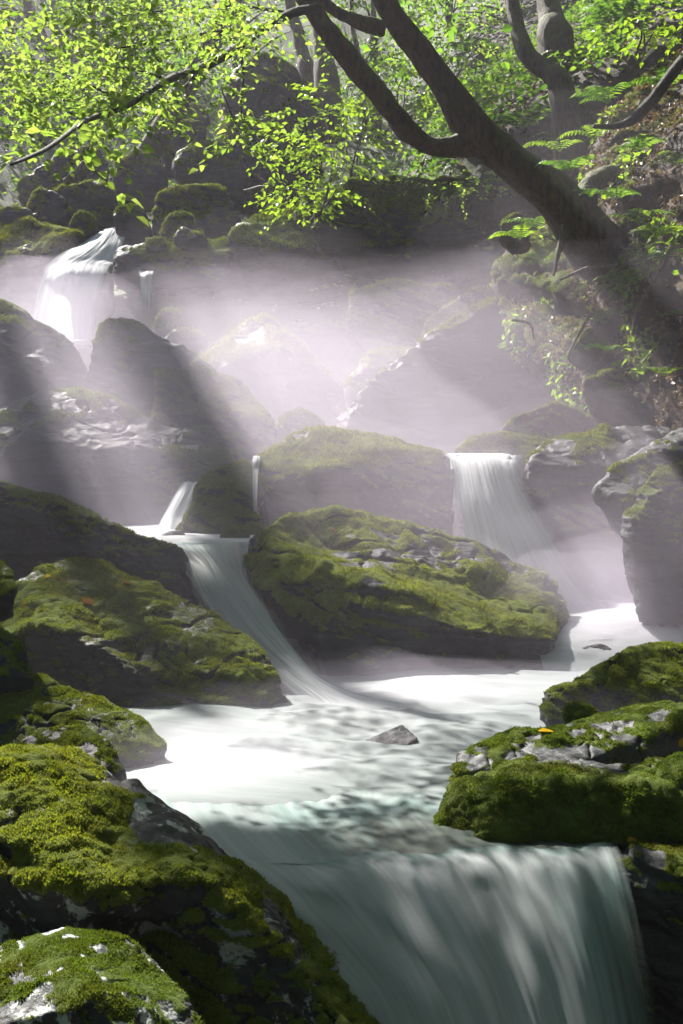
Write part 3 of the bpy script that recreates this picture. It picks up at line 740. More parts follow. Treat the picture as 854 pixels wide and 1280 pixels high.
# ------------------------------------------------------------------ water
def sheet(name, rows, foam, thin, mat, nu=70, nv=160, bump=.02, seed=1, label=None, cat=None, kind=None, fine=0.0, edge=.22, group=None):
    """a lofted sheet of water: rows of points from the top of the flow to its foot, each row from left to right.
    foam: values per row; thin: values per row (1 solid, 0 gone); both fade across the edges"""
    rr = [catmull(r, nu) for r in rows]
    rr = np.array(rr)                                      # rows, nu, 3
    k = len(rows)
    v = np.stack([catmull(rr[:, a], nv) for a in range(nu)], 1)   # nv, nu, 3
    tt = np.linspace(0, k - 1, nv)
    fo = None if callable(foam) else np.interp(tt, np.arange(k), foam); th = np.interp(tt, np.arange(k), thin)
    u = np.linspace(0, 1, nu)
    seg = np.concatenate([[0], np.cumsum(np.linalg.norm(np.diff(v.mean(1), axis=0), axis=1))])
    UV = np.stack([np.broadcast_to(u, (nv, nu)), np.broadcast_to(seg[:, None], (nv, nu))], -1)
    q = np.stack([UV[..., 0] * 4, UV[..., 1] * 1.1, np.full((nv, nu), seed * 3.1)], -1).reshape(-1, 3)
    w = fbm(q, 4, seed)
    g = np.cross(np.gradient(v, axis=1).reshape(-1, 3), np.gradient(v, axis=0).reshape(-1, 3)); g = norm(g)
    g = np.where((g[:, 2:3] < 0), -g, g)
    flat = v.reshape(-1, 3) + g * (w * bump)[:, None]
    if fine:
        q2 = np.stack([UV[..., 0] * 42, UV[..., 1] * 1.0, np.full((nv, nu), seed * 1.1)], -1).reshape(-1, 3)
        flat = flat + g * (fbm(q2, 3, seed + 4) * fine)[:, None]
    e = np.clip(np.minimum(u, 1 - u) / edge, 0, 1) if edge > 0 else np.ones(nu)
    ev = (e ** .8)[None, :]
    mb = MB()
    i, j = np.meshgrid(np.arange(nv - 1), np.arange(nu - 1), indexing='ij'); b = (i * nu + j).ravel()
    mb.add(flat, np.stack([b, b + 1, b + nu + 1, b + nu], -1))
    me = mb.mesh(name)
    set_attr(me, 'foam', (foam(u[None, :], tt[:, None]) if fo is None else fo[:, None] * (.7 + .3 * ev)).ravel()); set_attr(me, 'thin', (th[:, None] * ev).ravel())
    uvl = me.uv_layers.new(name='flow')
    li = np.empty(len(me.loops), np.int32); me.loops.foreach_get('vertex_index', li)
    uvl.data.foreach_set('uv', UV.reshape(-1, 2)[li].astype(np.float32).ravel())
    o = link(name, me, mat); tag(o, label, cat, group, kind)
    return o

def pool(name, x0, x1, y0, y1, z, spots, mat, base=.5, bump=.03, step=.025, seed=3, lip=None, label=None, slope=None):
    """a still-looking pool; spots: (x, y, radius, foam added); lip: function giving extra height by x,y"""
    xs = np.arange(x0, x1, step); ys = np.arange(y0, y1, step)
    X, Y = np.meshgrid(xs, ys); x, y = X.ravel(), Y.ravel()
    foam = np.full(len(x), base)
    for sx, sy, sr, sa in spots: foam += sa * np.exp(-((x - sx) ** 2 + ((y - sy) * 1.0) ** 2) / sr ** 2)
    p = np.stack([x * 1.5, y * 1.5, np.full_like(x, seed)], -1)
    w = (sstep(3.7, 4.5, y) if z == ZN else 1.0) * (fbm(p, 3, seed) + .35 * fbm(p * np.array([2.2, 4.5, 1]), 3, seed + 2))
    z_ = z + w * bump
    if slope is not None: z_ = z_ + slope(x, y)
    for sx, sy, sr, sa in spots: z_ = z_ + max(0, sa) * .05 * np.exp(-((x - sx) ** 2 + (y - sy) ** 2) / (sr * .8) ** 2)
    mb = MB(); nx, ny = len(xs), len(ys)
    i, j = np.meshgrid(np.arange(ny - 1), np.arange(nx - 1), indexing='ij'); b = (i * nx + j).ravel()
    mb.add(np.stack([x, y, z_], -1), np.stack([b, b + 1, b + nx + 1, b + nx], -1))
    me = mb.mesh(name); set_attr(me, 'foam', foam); set_attr(me, 'thin', np.ones(len(x)))
    uvl = me.uv_layers.new(name='flow')
    li = np.empty(len(me.loops), np.int32); me.loops.foreach_get('vertex_index', li)
    uv = np.stack([y * .35 + x * .1, x * .8 - y * .25], -1)
    uvl.data.foreach_set('uv', uv[li].astype(np.float32).ravel())
    o = link(name, me, mat); tag(o, label, kind='structure'); return o

ZN, ZL, ZR = -1.157, -.456, -.95
# front pool that bends over into the front fall
def ylip(x): return np.interp(x, [-1.2, -.5, -.1, .15, .8, 1.2], [3.1, 3.18, 3.26, 3.32, 3.42, 3.42]) + .018 * np.sin(x * 17) + .012 * np.sin(x * 41 + 2)
def front_drop(x, y):
    t = np.maximum(0, ylip(x) - y)
    hard = sstep(-.25, .25, x)
    return -(hard * (t * .35 + t ** 2 * 9.0) + (1 - hard) * (t * .25 + t ** 2 * 3.0)) - .10 * sstep(.7, 0, np.maximum(0, y - ylip(x))) * (1 - hard)
pool('water', -1.5, 2.6, 3.62, 8.4, ZN, [(.45, 6.0, .40, .60), (-.60, 4.4, .32, .5), (0.05, 5.5, .5, .2), (1.25, 6.2, .6, .15), (1.8, 7.5, .6, .3), (-.1, 4.7, .5, .1),
     (.25, 3.75, .28, -.32), (.62, 3.62, .3, -.25), (-.35, 3.55, .35, -.18), (.6, 4.9, .4, -.05)], M['pool'], base=.47, bump=.045, seed=3,
     label='milky front pool', slope=lambda x, y: -.05 * sstep(4.0, 3.65, y))
pool('water', -3.4, -.60, 7.05, 11.0, ZL, [(-1.7, 8.4, .9, .4), (-1.3, 9.4, .7, .4)], M['pool'], base=.75, seed=5, bump=.015, slope=lambda x, y: -2.6 * np.maximum(0, 7.75 + .06 * np.sin(x * 9) + .04 * np.sin(x * 23 + 1) - y) ** 2, label='white pool on the left above the chute')
pool('water', 1.2, 3.4, 6.3, 9.0, ZR, [(1.9, 7.6, .5, .5), (2.1, 8.1, .6, .4), (1.6, 7.0, .3, .2)], M['pool'], base=.65, seed=6, bump=.03, label='white pool under the right waterfall', slope=lambda x, y: -.26 * sstep(7.3, 6.5, y))
pool('water', .84, 1.33, 8.74, 11.0, .125, [(1.1, 8.8, .7, .5)], M['pool'], base=.7, seed=8, bump=.01, slope=lambda x, y: -3.0 * np.maximum(0, 9.0 + .12 * np.sin(x * 14) + .06 * np.sin(x * 33) - y) ** 2, label='thin water behind the right waterfall lip')
pool('water', -5.2, -3.4, 16.2, 18.0, P(90, 432, 16.8)[2], [(-4.2, 16.6, .8, .4)], M['pool'], base=.7, seed=9, bump=.02, label='pool at the foot of the far waterfall')

def row(*pts): return [P(*p) for p in pts]
rows = []
for k, dy in enumerate([9, 8, .14, .05, -.04, -.12, -.22, -.34, -.48, -.66, -.95]):
    r = []
    for q in np.linspace(0, 1, 15):
        yc = 4.15 if k == 0 else 3.9 if k == 1 else 3.36 + dy
        xl = float(np.interp(yc, [2.4, 2.75, 3.0, 3.2, 3.4, 3.7], [.16, .08, -.08, -.32, -.55, -.95]))
        x = xl + (.86 - xl) * q
        yl = float(ylip(np.array(x))); yy = 4.15 if k == 0 else 3.9 if k == 1 else yl + dy
        t = max(0.0, yl - yy)
        lift = .014 * math.sin(x * 21) + .012 * math.sin(x * 47 + 1) + .008 * math.sin(x * 83)
        r.append((x, yy, ZN + .004 - .48 * t - .95 * t * t + (0 if k < 2 else lift * .2)))
    rows.append(r)
def front_foam(u, t):
    right = sstep(.28, .55, u)
    e = 2.75 + .30 * np.sin(u * 37) + .22 * np.sin(u * 81 + 2) + .14 * np.sin(u * 190 + 1)
    dark = sstep(.6, 1.8, t) * (1 - sstep(e - .3, e + .6, t))
    return .60 + .16 * sstep(2, 4, t) - .42 * dark * right - .55 * sstep(.76, 1.0, u) * sstep(3, 7, t) + .15 * np.exp(-((u - .55) / .12) ** 2) * sstep(2.5, 4, t) - .02 * np.maximum(0, t - 3)
sheet('waterfall', rows, front_foam, [0, .9, 1, 1, 1, 1, 1, 1, 1, 1, 1], M['fall_front'], nu=220, nv=220, bump=.012, fine=.004,
      seed=11, label='wide teal veil of water pouring over the front ledge', cat='waterfall', edge=.08)
sheet('waterfall', [row((190, 672, 8.2), (250, 672, 8.2), (316, 672, 8.2)), row((190, 683, 7.35), (250, 682, 7.4), (310, 686, 7.3)), row((222, 704, 7.05), (268, 705, 7.0), (312, 722, 6.9)),
      row((250, 748, 6.75), (292, 748, 6.65), (338, 765, 6.5)), row((282, 798, 6.4), (325, 792, 6.35), (368, 808, 6.2)), row((338, 846, 6.1), (370, 836, 6.05), (405, 848, 5.95)),
      row((380, 884, 5.8), (420, 868, 5.75), (470, 872, 5.75)), row((400, 915, 5.35), (470, 893, 5.4), (560, 880, 5.5))],
      [.8, .35, .28, .42, .55, .65, .8, .8], [.6, 1.2, 1.2, 1.2, 1.2, 1.1, .9, .2], M['fall'], seed=12, bump=.012, fine=.002, label='curving chute of water between the central boulder and the leafy boulder', cat='waterfall', edge=.24)
sheet('waterfall', [row((550, 567, 9.2), (600, 567, 9.2), (655, 570, 9.2)), row((552, 569, 8.75), (575, 573, 8.72), (600, 567, 8.8), (626, 572, 8.72), (652, 578, 8.75)), row((560, 580, 8.5), (605, 576, 8.45), (650, 590, 8.5)),
      row((566, 620, 8.3), (615, 615, 8.2), (668, 630, 8.3)), row((570, 670, 8.15), (635, 665, 8.0), (705, 685, 8.1)), row((580, 720, 8.05), (655, 715, 7.85), (745, 735, 7.9)),
      row((600, 770, 7.9), (690, 765, 7.6), (800, 775, 7.7)), row((640, 800, 7.5), (730, 800, 7.0), (860, 795, 7.2))],
      [.9, .95, 1, .95, .85, .8, .85, .8], [1, 1.2, 1.3, 1.2, 1.0, .85, .7, .25], M['fall'], seed=13, bump=.012, fine=.003, label='bright waterfall pouring between the domed boulder and the flat-topped ledge', cat='waterfall', edge=.34)
sheet('waterfall', [row((130, 286, 19.4), (145, 284, 19.4), (160, 283, 19.4)), row((122, 290, 18.7), (140, 286, 18.6), (158, 285, 18.7)), row((100, 304, 18.2), (128, 301, 18.1), (157, 302, 18.2)),
      row((76, 316, 17.8), (110, 318, 17.7), (150, 326, 17.8)), row((60, 328, 17.5), (95, 328, 17.5), (140, 332, 17.5)), row((46, 350, 17.2), (85, 345, 17.1), (136, 350, 17.2)),
      row((36, 390, 17.0), (75, 390, 16.9), (130, 395, 17.0)), row((30, 435, 16.8), (75, 435, 16.7), (127, 435, 16.8))],
      [1, 1, 1, 1, 1, .95, .9, .9], [1, 1.1, 1, 1.1, 1.1, .8, .65, .5], M['fall'], seed=14, bump=.025, fine=.006, label='distant two-step waterfall at upper left', cat='waterfall', edge=.2)
sheet('waterfall', [row((228, 600, 9.3), (238, 602, 9.3), (250, 604, 9.3)), row((214, 622, 9.1), (228, 622, 9.05), (243, 624, 9.1)), row((200, 648, 8.9), (216, 646, 8.85), (236, 648, 8.9)), row((190, 664, 8.7), (210, 664, 8.6), (238, 664, 8.7))],
      [.8, .8, .85, .9], [.8, .9, .9, .5], M['fall'], nu=30, nv=60, seed=15, bump=.02, label='small cascade slipping into the left pool', cat='waterfall')
sheet('waterfall', [row((316, 570, 9.0), (320, 570, 9.0), (326, 570, 9.0)), row((315, 576, 8.75), (320, 576, 8.72), (326, 578, 8.75)), row((315, 600, 8.7), (319, 600, 8.68), (323, 602, 8.7)), row((316, 640, 8.65), (319, 640, 8.62), (322, 640, 8.65))],
      [.9, .8, .7, .6], [1, 1, .8, .5], M['fall'], nu=16, nv=40, seed=16, bump=.01, label='thin trickle beside the domed boulder', cat='waterfall')
sheet('waterfall', [row((172, 338, 16.9), (182, 338, 16.9), (194, 338, 16.9)), row((173, 344, 16.6), (182, 344, 16.55), (193, 344, 16.6)), row((174, 365, 16.5), (182, 365, 16.45), (192, 365, 16.5)), row((176, 392, 16.4), (183, 392, 16.4), (190, 392, 16.4))],
      [.6, .6, .5, .4], [.9, .8, .6, .3], M['fall'], nu=20, nv=40, seed=17, bump=.02, label='thin far trickle under the long mossy slab', cat='waterfall')

# ------------------------------------------------------------------ trees
def merged_tubes(tubes, voxel, seed=0, knobs=.012):
    """tubes united into one skin with bark swellings"""
    mb = MB()
    for pts, rad in tubes: tube(mb, pts, rad, sides=14)
    me = mb.mesh('t'); bm = bmesh.new(); bm.from_mesh(me); bpy.data.meshes.remove(me)
    v, f = remesh(bm, voxel, 6)
    n = vnormals(v, f)
    v = v + n * (fbm(np.stack([v[:, 0] * 9 + v[:, 2] * 7, v[:, 1] * 16, (v[:, 2] - v[:, 0]) * 2.0], -1), 4, seed, ridged=True) * knobs * 1.3 + fbm(v * 2.0, 3, seed + 2) * knobs * 2.5)[:, None]
    out = MB(); out.add(v, f); return out

def R(px, d): return px / F * d
def spray(mb, tw, p0, dirv, length, nleaf, size, r, flat=.8):
    """a flat side twig with leaves along both sides"""
    dirv = norm(np.asarray(dirv, float)); side = norm(np.cross(dirv, [0, 0, 1.0]))
    bend = np.array([0, 0, -.18]) * length
    pts = [p0, p0 + dirv * length * .5 + bend * .25 + r.normal(0, .03, 3) * length, p0 + dirv * length + bend]
    if tw is not None: tube(tw, pts, [.005 * length, .004 * length, .0006], n=6, sides=4)
    t = np.linspace(.12, 1, nleaf); cp = catmull(pts, nleaf)
    sg = np.where(np.arange(nleaf) % 2 == 0, 1, -1)[:, None]
    td = dirv * .75 + side * sg * .85 + r.normal(0, .28, (nleaf, 3)) + np.array([0, 0, -.15])
    nm = np.array([0, 0, 1.0]) + r.normal(0, .35 / flat, (nleaf, 3))
    leaves(mb, cp + r.normal(0, .012, (nleaf, 3)), td, nm, size * r.uniform(.6, 1.15, nleaf))

r0 = np.random.default_rng(21)
TD = 10.4
tr = root('leaning_tree', P(735, 310, TD))
tag(tr, 'dark leaning tree with a forked trunk and long leafy branch growing from the right bank', 'tree')
trunk = [
    ([P(752, 318, TD + .4), P(732, 294, TD + .1), P(692, 244, TD), P(640, 202, TD), P(592, 160, TD), P(555, 105, TD), P(516, 52, TD - .1), P(482, 2, TD - .2), P(462, -60, TD - .3), P(440, -160, TD - .4)],
     [R(37.0, TD), R(33.4, TD), R(26.3, TD), R(23.5, TD), R(22.0, TD), R(17.8, TD), R(14.9, TD), R(12.8, TD), R(12.1, TD), R(10.0, TD)]),
    ([P(600, 178, TD), P(548, 184, TD - .05), P(512, 166, TD - .1), P(470, 114, TD - .2), P(430, 66, TD - .3), P(392, 14, TD - .4), P(362, -40, TD - .5), P(330, -130, TD - .6)],
     [R(15.6, TD), R(11.3, TD), R(12.1, TD), R(12.1, TD), R(11.3, TD), R(10.7, TD), R(10.0, TD), R(7.1, TD)]),
    ([P(480, 36, TD - .15), P(445, 26, TD - .2), P(415, 10, TD - .2), P(395, -14, TD - .2), P(375, -60, TD - .2)], [R(8.6, TD), R(5.7, TD), R(5.7, TD), R(5.0, TD), R(4.2, TD)]),
    ([P(725, 290, TD + .1), P(740, 230, TD + .3), P(790, 205, TD + .8)], [R(21.3, TD), R(11.3, TD), R(5.7, TD)]),
    ([P(715, 275, TD), P(700, 310, TD - .15), P(692, 345, TD - .2)], [R(11.3, TD), R(3.6, TD), R(1.7, TD)]),
]
merged_tubes(trunk, .013, 3).build('trunk', M['bark'], tr)
mb = MB(); lf = MB()
brD = [P(396, 10, 9.68), P(365, 17, 9.36), P(328, 36, 8.7), P(290, 64, 7.72), P(250, 86, 7.08), P(210, 100, 6.45), P(160, 132, 5.46), P(110, 150, 4.83), P(62, 184, 3.84), P(14, 206, 3.21)]
tube(mb, brD, [R(8, 7.5), R(7.5, 7.5), R(6.5, 7.5), R(6, 7.5), R(5, 7.5), R(4, 7.5), R(2.6, 7.5), R(2, 7.5), R(1.5, 7.5), R(.8, 7.5)], n=60, sides=8, wob=.25)
subs = [([(300, 58, 8.83), (304, 95, 8.74), (301, 130, 8.56), (305, 168, 8.38)], 3.2), ([(255, 84, 8.38), (228, 112, 8.2), (205, 132, 8.02), (188, 152, 7.84)], 3),
        ([(210, 100, 8.02), (192, 122, 7.84), (186, 150, 7.84)], 2), ([(160, 132, 7.48), (120, 110, 7.3), (80, 92, 6.94)], 2), ([(110, 150, 7.12), (60, 130, 6.76), (20, 128, 6.4)], 1.8),
        ([(328, 36, 9.28), (270, 40, 8.92), (200, 52, 8.56), (140, 60, 8.2), (80, 50, 7.84)], 3), ([(365, 17, 9.64), (300, 8, 9.28), (220, 12, 8.74), (150, 20, 8.38)], 3),
        ([(250, 86, 8.38), (275, 110, 8.02), (292, 150, 7.84), (310, 180, 7.66)], 2), ([(210, 100, 8.02), (160, 85, 7.66), (110, 90, 7.48)], 2), ([(62, 184, 6.58), (40, 170, 6.4), (10, 165, 6.22)], 1.2)]
for pts, rr in subs:
    tube(mb, [P(*q) for q in pts], [R(rr, 7.5) * (1 - .75 * k / (len(pts) - 1)) for k in range(len(pts))], n=24, sides=6, wob=.2)
def along(pts, n, r, spread, size, length, nleaf, tw, down=.2):
    c = catmull([P(*q) for q in pts] if len(pts[0]) == 3 and not isinstance(pts[0], np.ndarray) else pts, n)
    for q in c:
        az = r.uniform(0, 2 * math.pi)
        dv = np.array([math.cos(az), math.sin(az) * .7, r.uniform(-.45, .25) - down * .3])
        spray(lf, tw, q + r.normal(0, spread, 3), dv, length * r.uniform(.6, 1.2), nleaf, size, r)
for pts, rr in subs: along(pts[1:], 9, r0, .04, .058, .28, 9, mb)
along(brD[4:9], 30, r0, .04, .056, .27, 9, mb)
# leaf layers above the branch
for k in range(680):
    px, py = r0.uniform(-20, 340), r0.uniform(-20, 165)
    if py > 165 - abs(px - 120) * .35 + r0.normal(0, 12): continue
    if 20 < px < 90 and py < 60 and r0.random() < .7: continue
    if px > 200 and py > 70: continue
    dd = r0.uniform(5.0, 6.7) if r0.random() < .6 else r0.uniform(7.5, 9)
    spray(lf, mb, P(px, py, dd), [r0.uniform(-1, .6), r0.uniform(-.7, .7), r0.uniform(-.4, .15)], .25, 10, .042, r0)
along([(301, 130, 8.6), (295, 160, 8.5), (310, 185, 8.3)], 7, r0, .05, .085, .3, 8, mb)
mb.build('branch', M['bark_plain'], tr); lf.build('leaves', M['leaf'], tr, smooth=False)

def tree(label, base, top, rad, d_crown, nclump, leafn, lsize, mat='leaf_far', seed=0, name='tree', group=None, lean=0.0, bark='bark_plain', cz=.55):
    """trunk with limbs, and a crown of leaf clumps with gaps"""
    r = np.random.default_rng(seed); base, top = np.asarray(base, float), np.asarray(top, float)
    t = root(name, base); tag(t, label, 'tree', group)
    mb, lf = MB(), MB(); ax = top - base; h = np.linalg.norm(ax)
    mid = base + ax * .5 + r.normal(0, .04, 3) * h
    pts = [base - [0, 0, .5], base + ax * .1, mid, top]
    tube(mb, pts, [rad * 1.35, rad, rad * .7, rad * .15], n=24, sides=10, wob=.25, seed=seed)
    for k in range(nclump):
        f = r.uniform(cz - .25, 1.05); p0 = catmull(pts, 20)[min(19, int(f * 19))]
        az = r.uniform(0, 2 * math.pi); rr = d_crown * r.uniform(.3, 1) * (1.2 - .6 * f)
        c = p0 + np.array([math.cos(az) * rr, math.sin(az) * rr, r.uniform(-.1, .35) * rr])
        tube(mb, [p0, (p0 + c) * .5 + [0, 0, .1 * rr], c], [rad * .25, rad * .15, rad * .05], n=7, sides=5)
        if c @ c < 30 or (np.hypot(c[0], c[1]) < 7 and c[2] < 4.5): continue
        n = int(leafn * r.uniform(.6, 1.4)); off = r.normal(0, 1, (n, 3)) * np.array([.42, .42, .17]) * d_crown * .55
        td = off * .6 + r.normal(0, .5, (n, 3)); td[:, 2] -= .25 * d_crown
        ok = ((c + off) ** 2).sum(1) > 20
        leaves(lf, (c + off)[ok], td[ok], (np.array([0, 0, 1.0]) + r.normal(0, .5, (n, 3)))[ok], (lsize * r.uniform(.6, 1.2, n))[ok], width=.38)
    mb.build('trunk', M[bark], t); lf.build('crown', M[mat], t, smooth=False)
    return t

def gz(x, y): return float(terrain_z(np.array([x]), np.array([y]))[0])
def on_ground(px, d, dx=0):
    x = P(px, 590, d)[0] + dx
    return np.array([x, d, gz(x, d)])

# dark trunks on the hillside at the top right
for lab, px, d, pts, rad, nm in [
    ('slim dark trunk with a curved foot on the hillside at top right', 690, 16.5, [(702, 112), (688, 92), (662, 72), (648, 40), (640, 0), (634, -60), (628, -200)], [16, 13, 12, 10.5, 9, 8.5, 6], 'slim'),
    ('thick dark trunk with flared roots behind the slim one at top right', 690, 19.5, [(694, 48), (690, 30), (684, 0), (676, -60), (662, -240)], [22, 17, 14, 12, 9], 'thick'),
    ('dark trunk standing behind the pyramid-shaped boulder', 380, 26, [(384, 92), (378, 70), (372, 40), (362, 0), (355, -100)], [12, 9, 8, 7, 5], 'back'),
    ('mossy trunk right of the pyramid-shaped boulder, beneath the fork', 402, 25, [(408, 100), (404, 70), (400, 30), (396, 0), (392, -120)], [16, 12, 11, 10, 7], 'mossy'),
    ('thin grey sapling trunk between the mossy trunk and the fork', 440, 27, [(452, 95), (446, 60), (440, 20), (438, -100)], [4, 3.4, 3, 2], 'sap')]:
    b = P(pts[0][0], pts[0][1], d)
    t = root('tree', b); tag(t, lab, 'tree')
    mb = MB(); tube(mb, [b + np.array([.1, -.2, -1.3])] + [P(a, c, d + .2 * k) for k, (a, c) in enumerate(pts)], [R(rad[0] * 1.25, d)] + [R(x, d) for x in rad], n=40, sides=12, wob=.15, seed=int(px))
    for q in range(0):
        az = q * 1.6 + .4
        tube(mb, [b + [0, 0, .2], b + np.array([math.cos(az), math.sin(az), -.5]) * R(rad[0], d) * 1.2, b + np.array([math.cos(az), math.sin(az), -1.0]) * R(rad[0], d) * 1.8], [R(rad[0], d) * .6, R(rad[0], d) * .3, R(rad[0], d) * .1], n=8, sides=6)
    mb.build('trunk', M['bark'], t)
    lf = MB(); rr = np.random.default_rng(int(px) + len(pts))
    top = P(pts[-1][0], pts[-1][1], d); 
    for k in range(16):
        n = 60; c = top + rr.normal(0, 1, 3) * np.array([1.6, 1.6, 1.0])
        off = rr.normal(0, .45, (n, 3)) * [1, 1, .45]
        leaves(lf, c + off, off + rr.normal(0, .5, (n, 3)) - [0, 0, .3], np.array([0, 0, 1.]) + rr.normal(0, .5, (n, 3)), .13 * rr.uniform(.6, 1.2, n), .38)
    lf.build('crown', M['leaf_far'], t, smooth=False)

# forest on the slope behind
FOREST = 'young trees crowding the slope behind the stream'
fl = ['bushy pale-green tree at the top left corner behind the leafy branch', 'light-green tree left of the pyramid-shaped boulder on the far slope', 'thin bright tree far behind the leaning tree fork',
      'leafy tree on the far slope above the egg-shaped boulder', 'hazy green tree at the left edge high on the far slope', 'sunlit tree crowning the slope above the pyramid-shaped boulder',
      'pale tree seen between the two limbs of the leaning tree', 'low leafy tree between the light-green tree and the pyramid-shaped boulder', 'distant tree behind the slim dark trunk at top right']
for k, (px, d, h, cr) in enumerate([(40, 35, 6.0, 2.6), (170, 36, 6.5, 2.6), (470, 30, 5.5, 2.4), (120, 38, 5.0, 2.4), (-60, 36, 5.0, 2.4), (300, 36, 6.5, 2.8), (560, 33, 5, 2.6), (215, 29, 2.6, 1.6), (640, 30, 4.5, 2.4)]):
    b = on_ground(px, d)
    tree(fl[k], b, b + np.array([rng.normal(0, .4), 0, h]), .12 + .02 * (k % 3), cr, 26, 75, .15, seed=300 + k, group=FOREST, cz=.35)

# unseen trees added so their crowns shade the hillside and front fall
sun_az, sun_el = math.radians(-34), math.radians(44)
SUN = np.array([math.sin(sun_az) * math.cos(sun_el), math.cos(sun_az) * math.cos(sun_el), math.sin(sun_el)])
CAN = 'tall trees on the left bank, crowns above the frame'
for k, (target, t, cr, nc, bx) in enumerate([((3.6, 15.0, 4.5), 10.0, 1.8, 12, -4), ((.74, 2.7, -1.35), 17.0, .46, 18, -7)]):
    c = np.array(target) + SUN * t
    bx_ = c[0] + bx; b = np.array([bx_, c[1] + 1, gz(bx_, c[1] + 1)])
    tree(['tall tree high on the slope above the far waterfall', 'tall tree with a small round crown arching over the middle of the stream'][k],
         b, c + np.array([0, 0, cr * .3]), .24, cr, nc, 120 if nc < 20 else 230, .17, seed=500 + k, cz=.95, bark='bark')
for k, (px, py, rad, lab) in enumerate([(-8, 440, .20, 'tall bent trunk on the far left of the left bank, leaning over the stream'), (190, 440, .23, 'thick bent trunk on the left bank with its crown above the misty boulders')]):  # unseen trunks added across the sun path to cast dark bands beside the shaft
    A, B = P(px, py, 11.6) + SUN * 10.8, P(px, py, 8.0) + SUN * 14.5
    b = np.array([A[0] - 4.5, A[1] + 1.5, gz(A[0] - 4.5, A[1] + 1.5)])
    t = root('tree', b); tag(t, lab, 'tree')
    mb, lf = MB(), MB(); top = B + np.array([0, 0, 1.2])
    tube(mb, [b - [0, 0, .5], b + (A - b) * .5 + [-.6, 0, .5], A, (A + B) / 2, B, top], [rad * 1.3, rad * 1.15, rad, rad * .95, rad * .8, rad * .3], n=40, sides=12, wob=.2, seed=k)
    rr = np.random.default_rng(540 + k)
    for q in range(12):
        c = top + np.array([-3.6, .8, .4]) + rr.normal(0, 1, 3) * np.array([.9, .9, .4]); n = 60; off = rr.normal(0, .3, (n, 3)) * [1, 1, .5]
        tube(mb, [B, (B + c) / 2, c], [.035, .025, .01], n=6, sides=5)
        leaves(lf, c + off, off + rr.normal(0, .4, (n, 3)) - [0, 0, .3], np.array([0, 0, 1.]) + rr.normal(0, .5, (n, 3)), .16 * rr.uniform(.6, 1.2, n), .38)
    iv = MB(); n = 900; q = rr.random((n, 1)) ** .8; pp = A * (1 - q) + B * q + rr.normal(0, .24, (n, 3))  # leaves added around the trunk to soften the edges of its shade
    leaves(iv, pp, rr.normal(0, 1, (n, 3)) - [0, 0, .5], rr.normal(0, 1, (n, 3)), .10 * rr.uniform(.6, 1.3, n), .42)
    iv.build('ivy', M['leaf_far'], t, smooth=False)
    mb.build('trunk', M['bark'], t); lf.build('crown', M['leaf_far'], t, smooth=False)

# rest of the forest, added behind and beside the camera to block sky light
BK = ['tree standing downstream of the front waterfall, straight behind', 'broad tree downstream on the left bank', 'broad tree downstream on the right bank', 'tree on the near right bank above the grey slab',
      'tree on the right bank beyond the crest', 'tree at the near left bank beside the golden boulder', 'far downstream tree on the left', 'far downstream tree on the right', 'tree high above the right bank', 'tree low on the left bank behind the leafy boulder', 'tree whose crown hangs over the grey slab', 'tree whose crown hangs over the right bank', 'tree whose crown hangs over the camera', 'tree arching over the front waterfall from behind', 'tree leaning in over the near left bank', 'tree arching high over the right slope']
for k, (x, y, h, cr) in enumerate([(0.5, -7, 10, 4), (-6, -4, 10, 4), (5.5, -3.5, 10, 4), (6.5, 3, 9, 3.6), (8.5, 9, 8, 3.6), (-7, 2.5, 9, 3.4), (-5, -13, 12, 4.5), (5, -13, 12, 4.5), (9.5, 15, 8, 3.4), (-10, 6, 9, 3.2), (6.5, 5.5, 10, 3.6), (7, 11, 11, 3.2), (2, -3, 10, 4), (1.5, -1.5, 10, 3.6), (-5, -.5, 10, 3.4), (8, 16, 10, 3.2)]):
    b = np.array([x, y, gz(x, y)])
    dx = -2.8 if k in (10, 11, 15) else 0
    tree(BK[k], b, b + np.array([dx + rng.normal(0, .4), 0, h]), .22, cr, 40, 80, .32, seed=600 + k, group='trees around the lower stream', cz=.75, bark='bark')

# ------------------------------------------------------------------ shrubs, ferns and small plants
def sapling(label, px, py, d, w, h, n, size, mat, seed, stems=3, name='shrub', cat='shrub', base=None):
    """layered leafy shrub: stems with flat leaf sprays filling a w x h metre outline centred on pixel px,py"""
    r = np.random.default_rng(seed); c = P(px, py, d)
    b = c - [0, 0, h * .62] if base is None else P(*base)
    t = root(name, b); tag(t, label, cat)
    tw, lf = MB(), MB()
    for k in range(stems):
        e = c + np.array([r.uniform(-.4, .4) * w, r.uniform(-.3, .3) * w, r.uniform(-.1, .45) * h]); st = MB()
        tube(st, [b + r.normal(0, .04, 3), (b + e) * .5 + r.normal(0, .08, 3), e], [.016, .011, .004], n=10, sides=5)
        st.build('stem', M['twig'], t)
    for k in range(n):
        e = c + np.array([r.uniform(-.5, .5) * w, r.uniform(-.4, .4) * w, r.uniform(-.5, .5) * h])
        if ((e - c)[0] / (.5 * w)) ** 2 + ((e - c)[2] / (.55 * h)) ** 2 > 1: continue
        dv = (e - c) + r.normal(0, .4, 3); dv[2] = dv[2] * .3 - .1
        spray(lf, tw, e, dv, .42 * (size / .1), 9, size, r)
    nl = sum(len(f) for f in lf.f)
    lf.add(np.concatenate(tw.v), *tw.f)                     # twigs carry the leaves of the same foliage
    o = lf.build('foliage', M[mat], t, smooth=False); o.data.materials.append(M['twig'])
    mi = np.ones(len(o.data.polygons), np.int32); mi[:nl] = 0; o.data.polygons.foreach_set('material_index', mi)
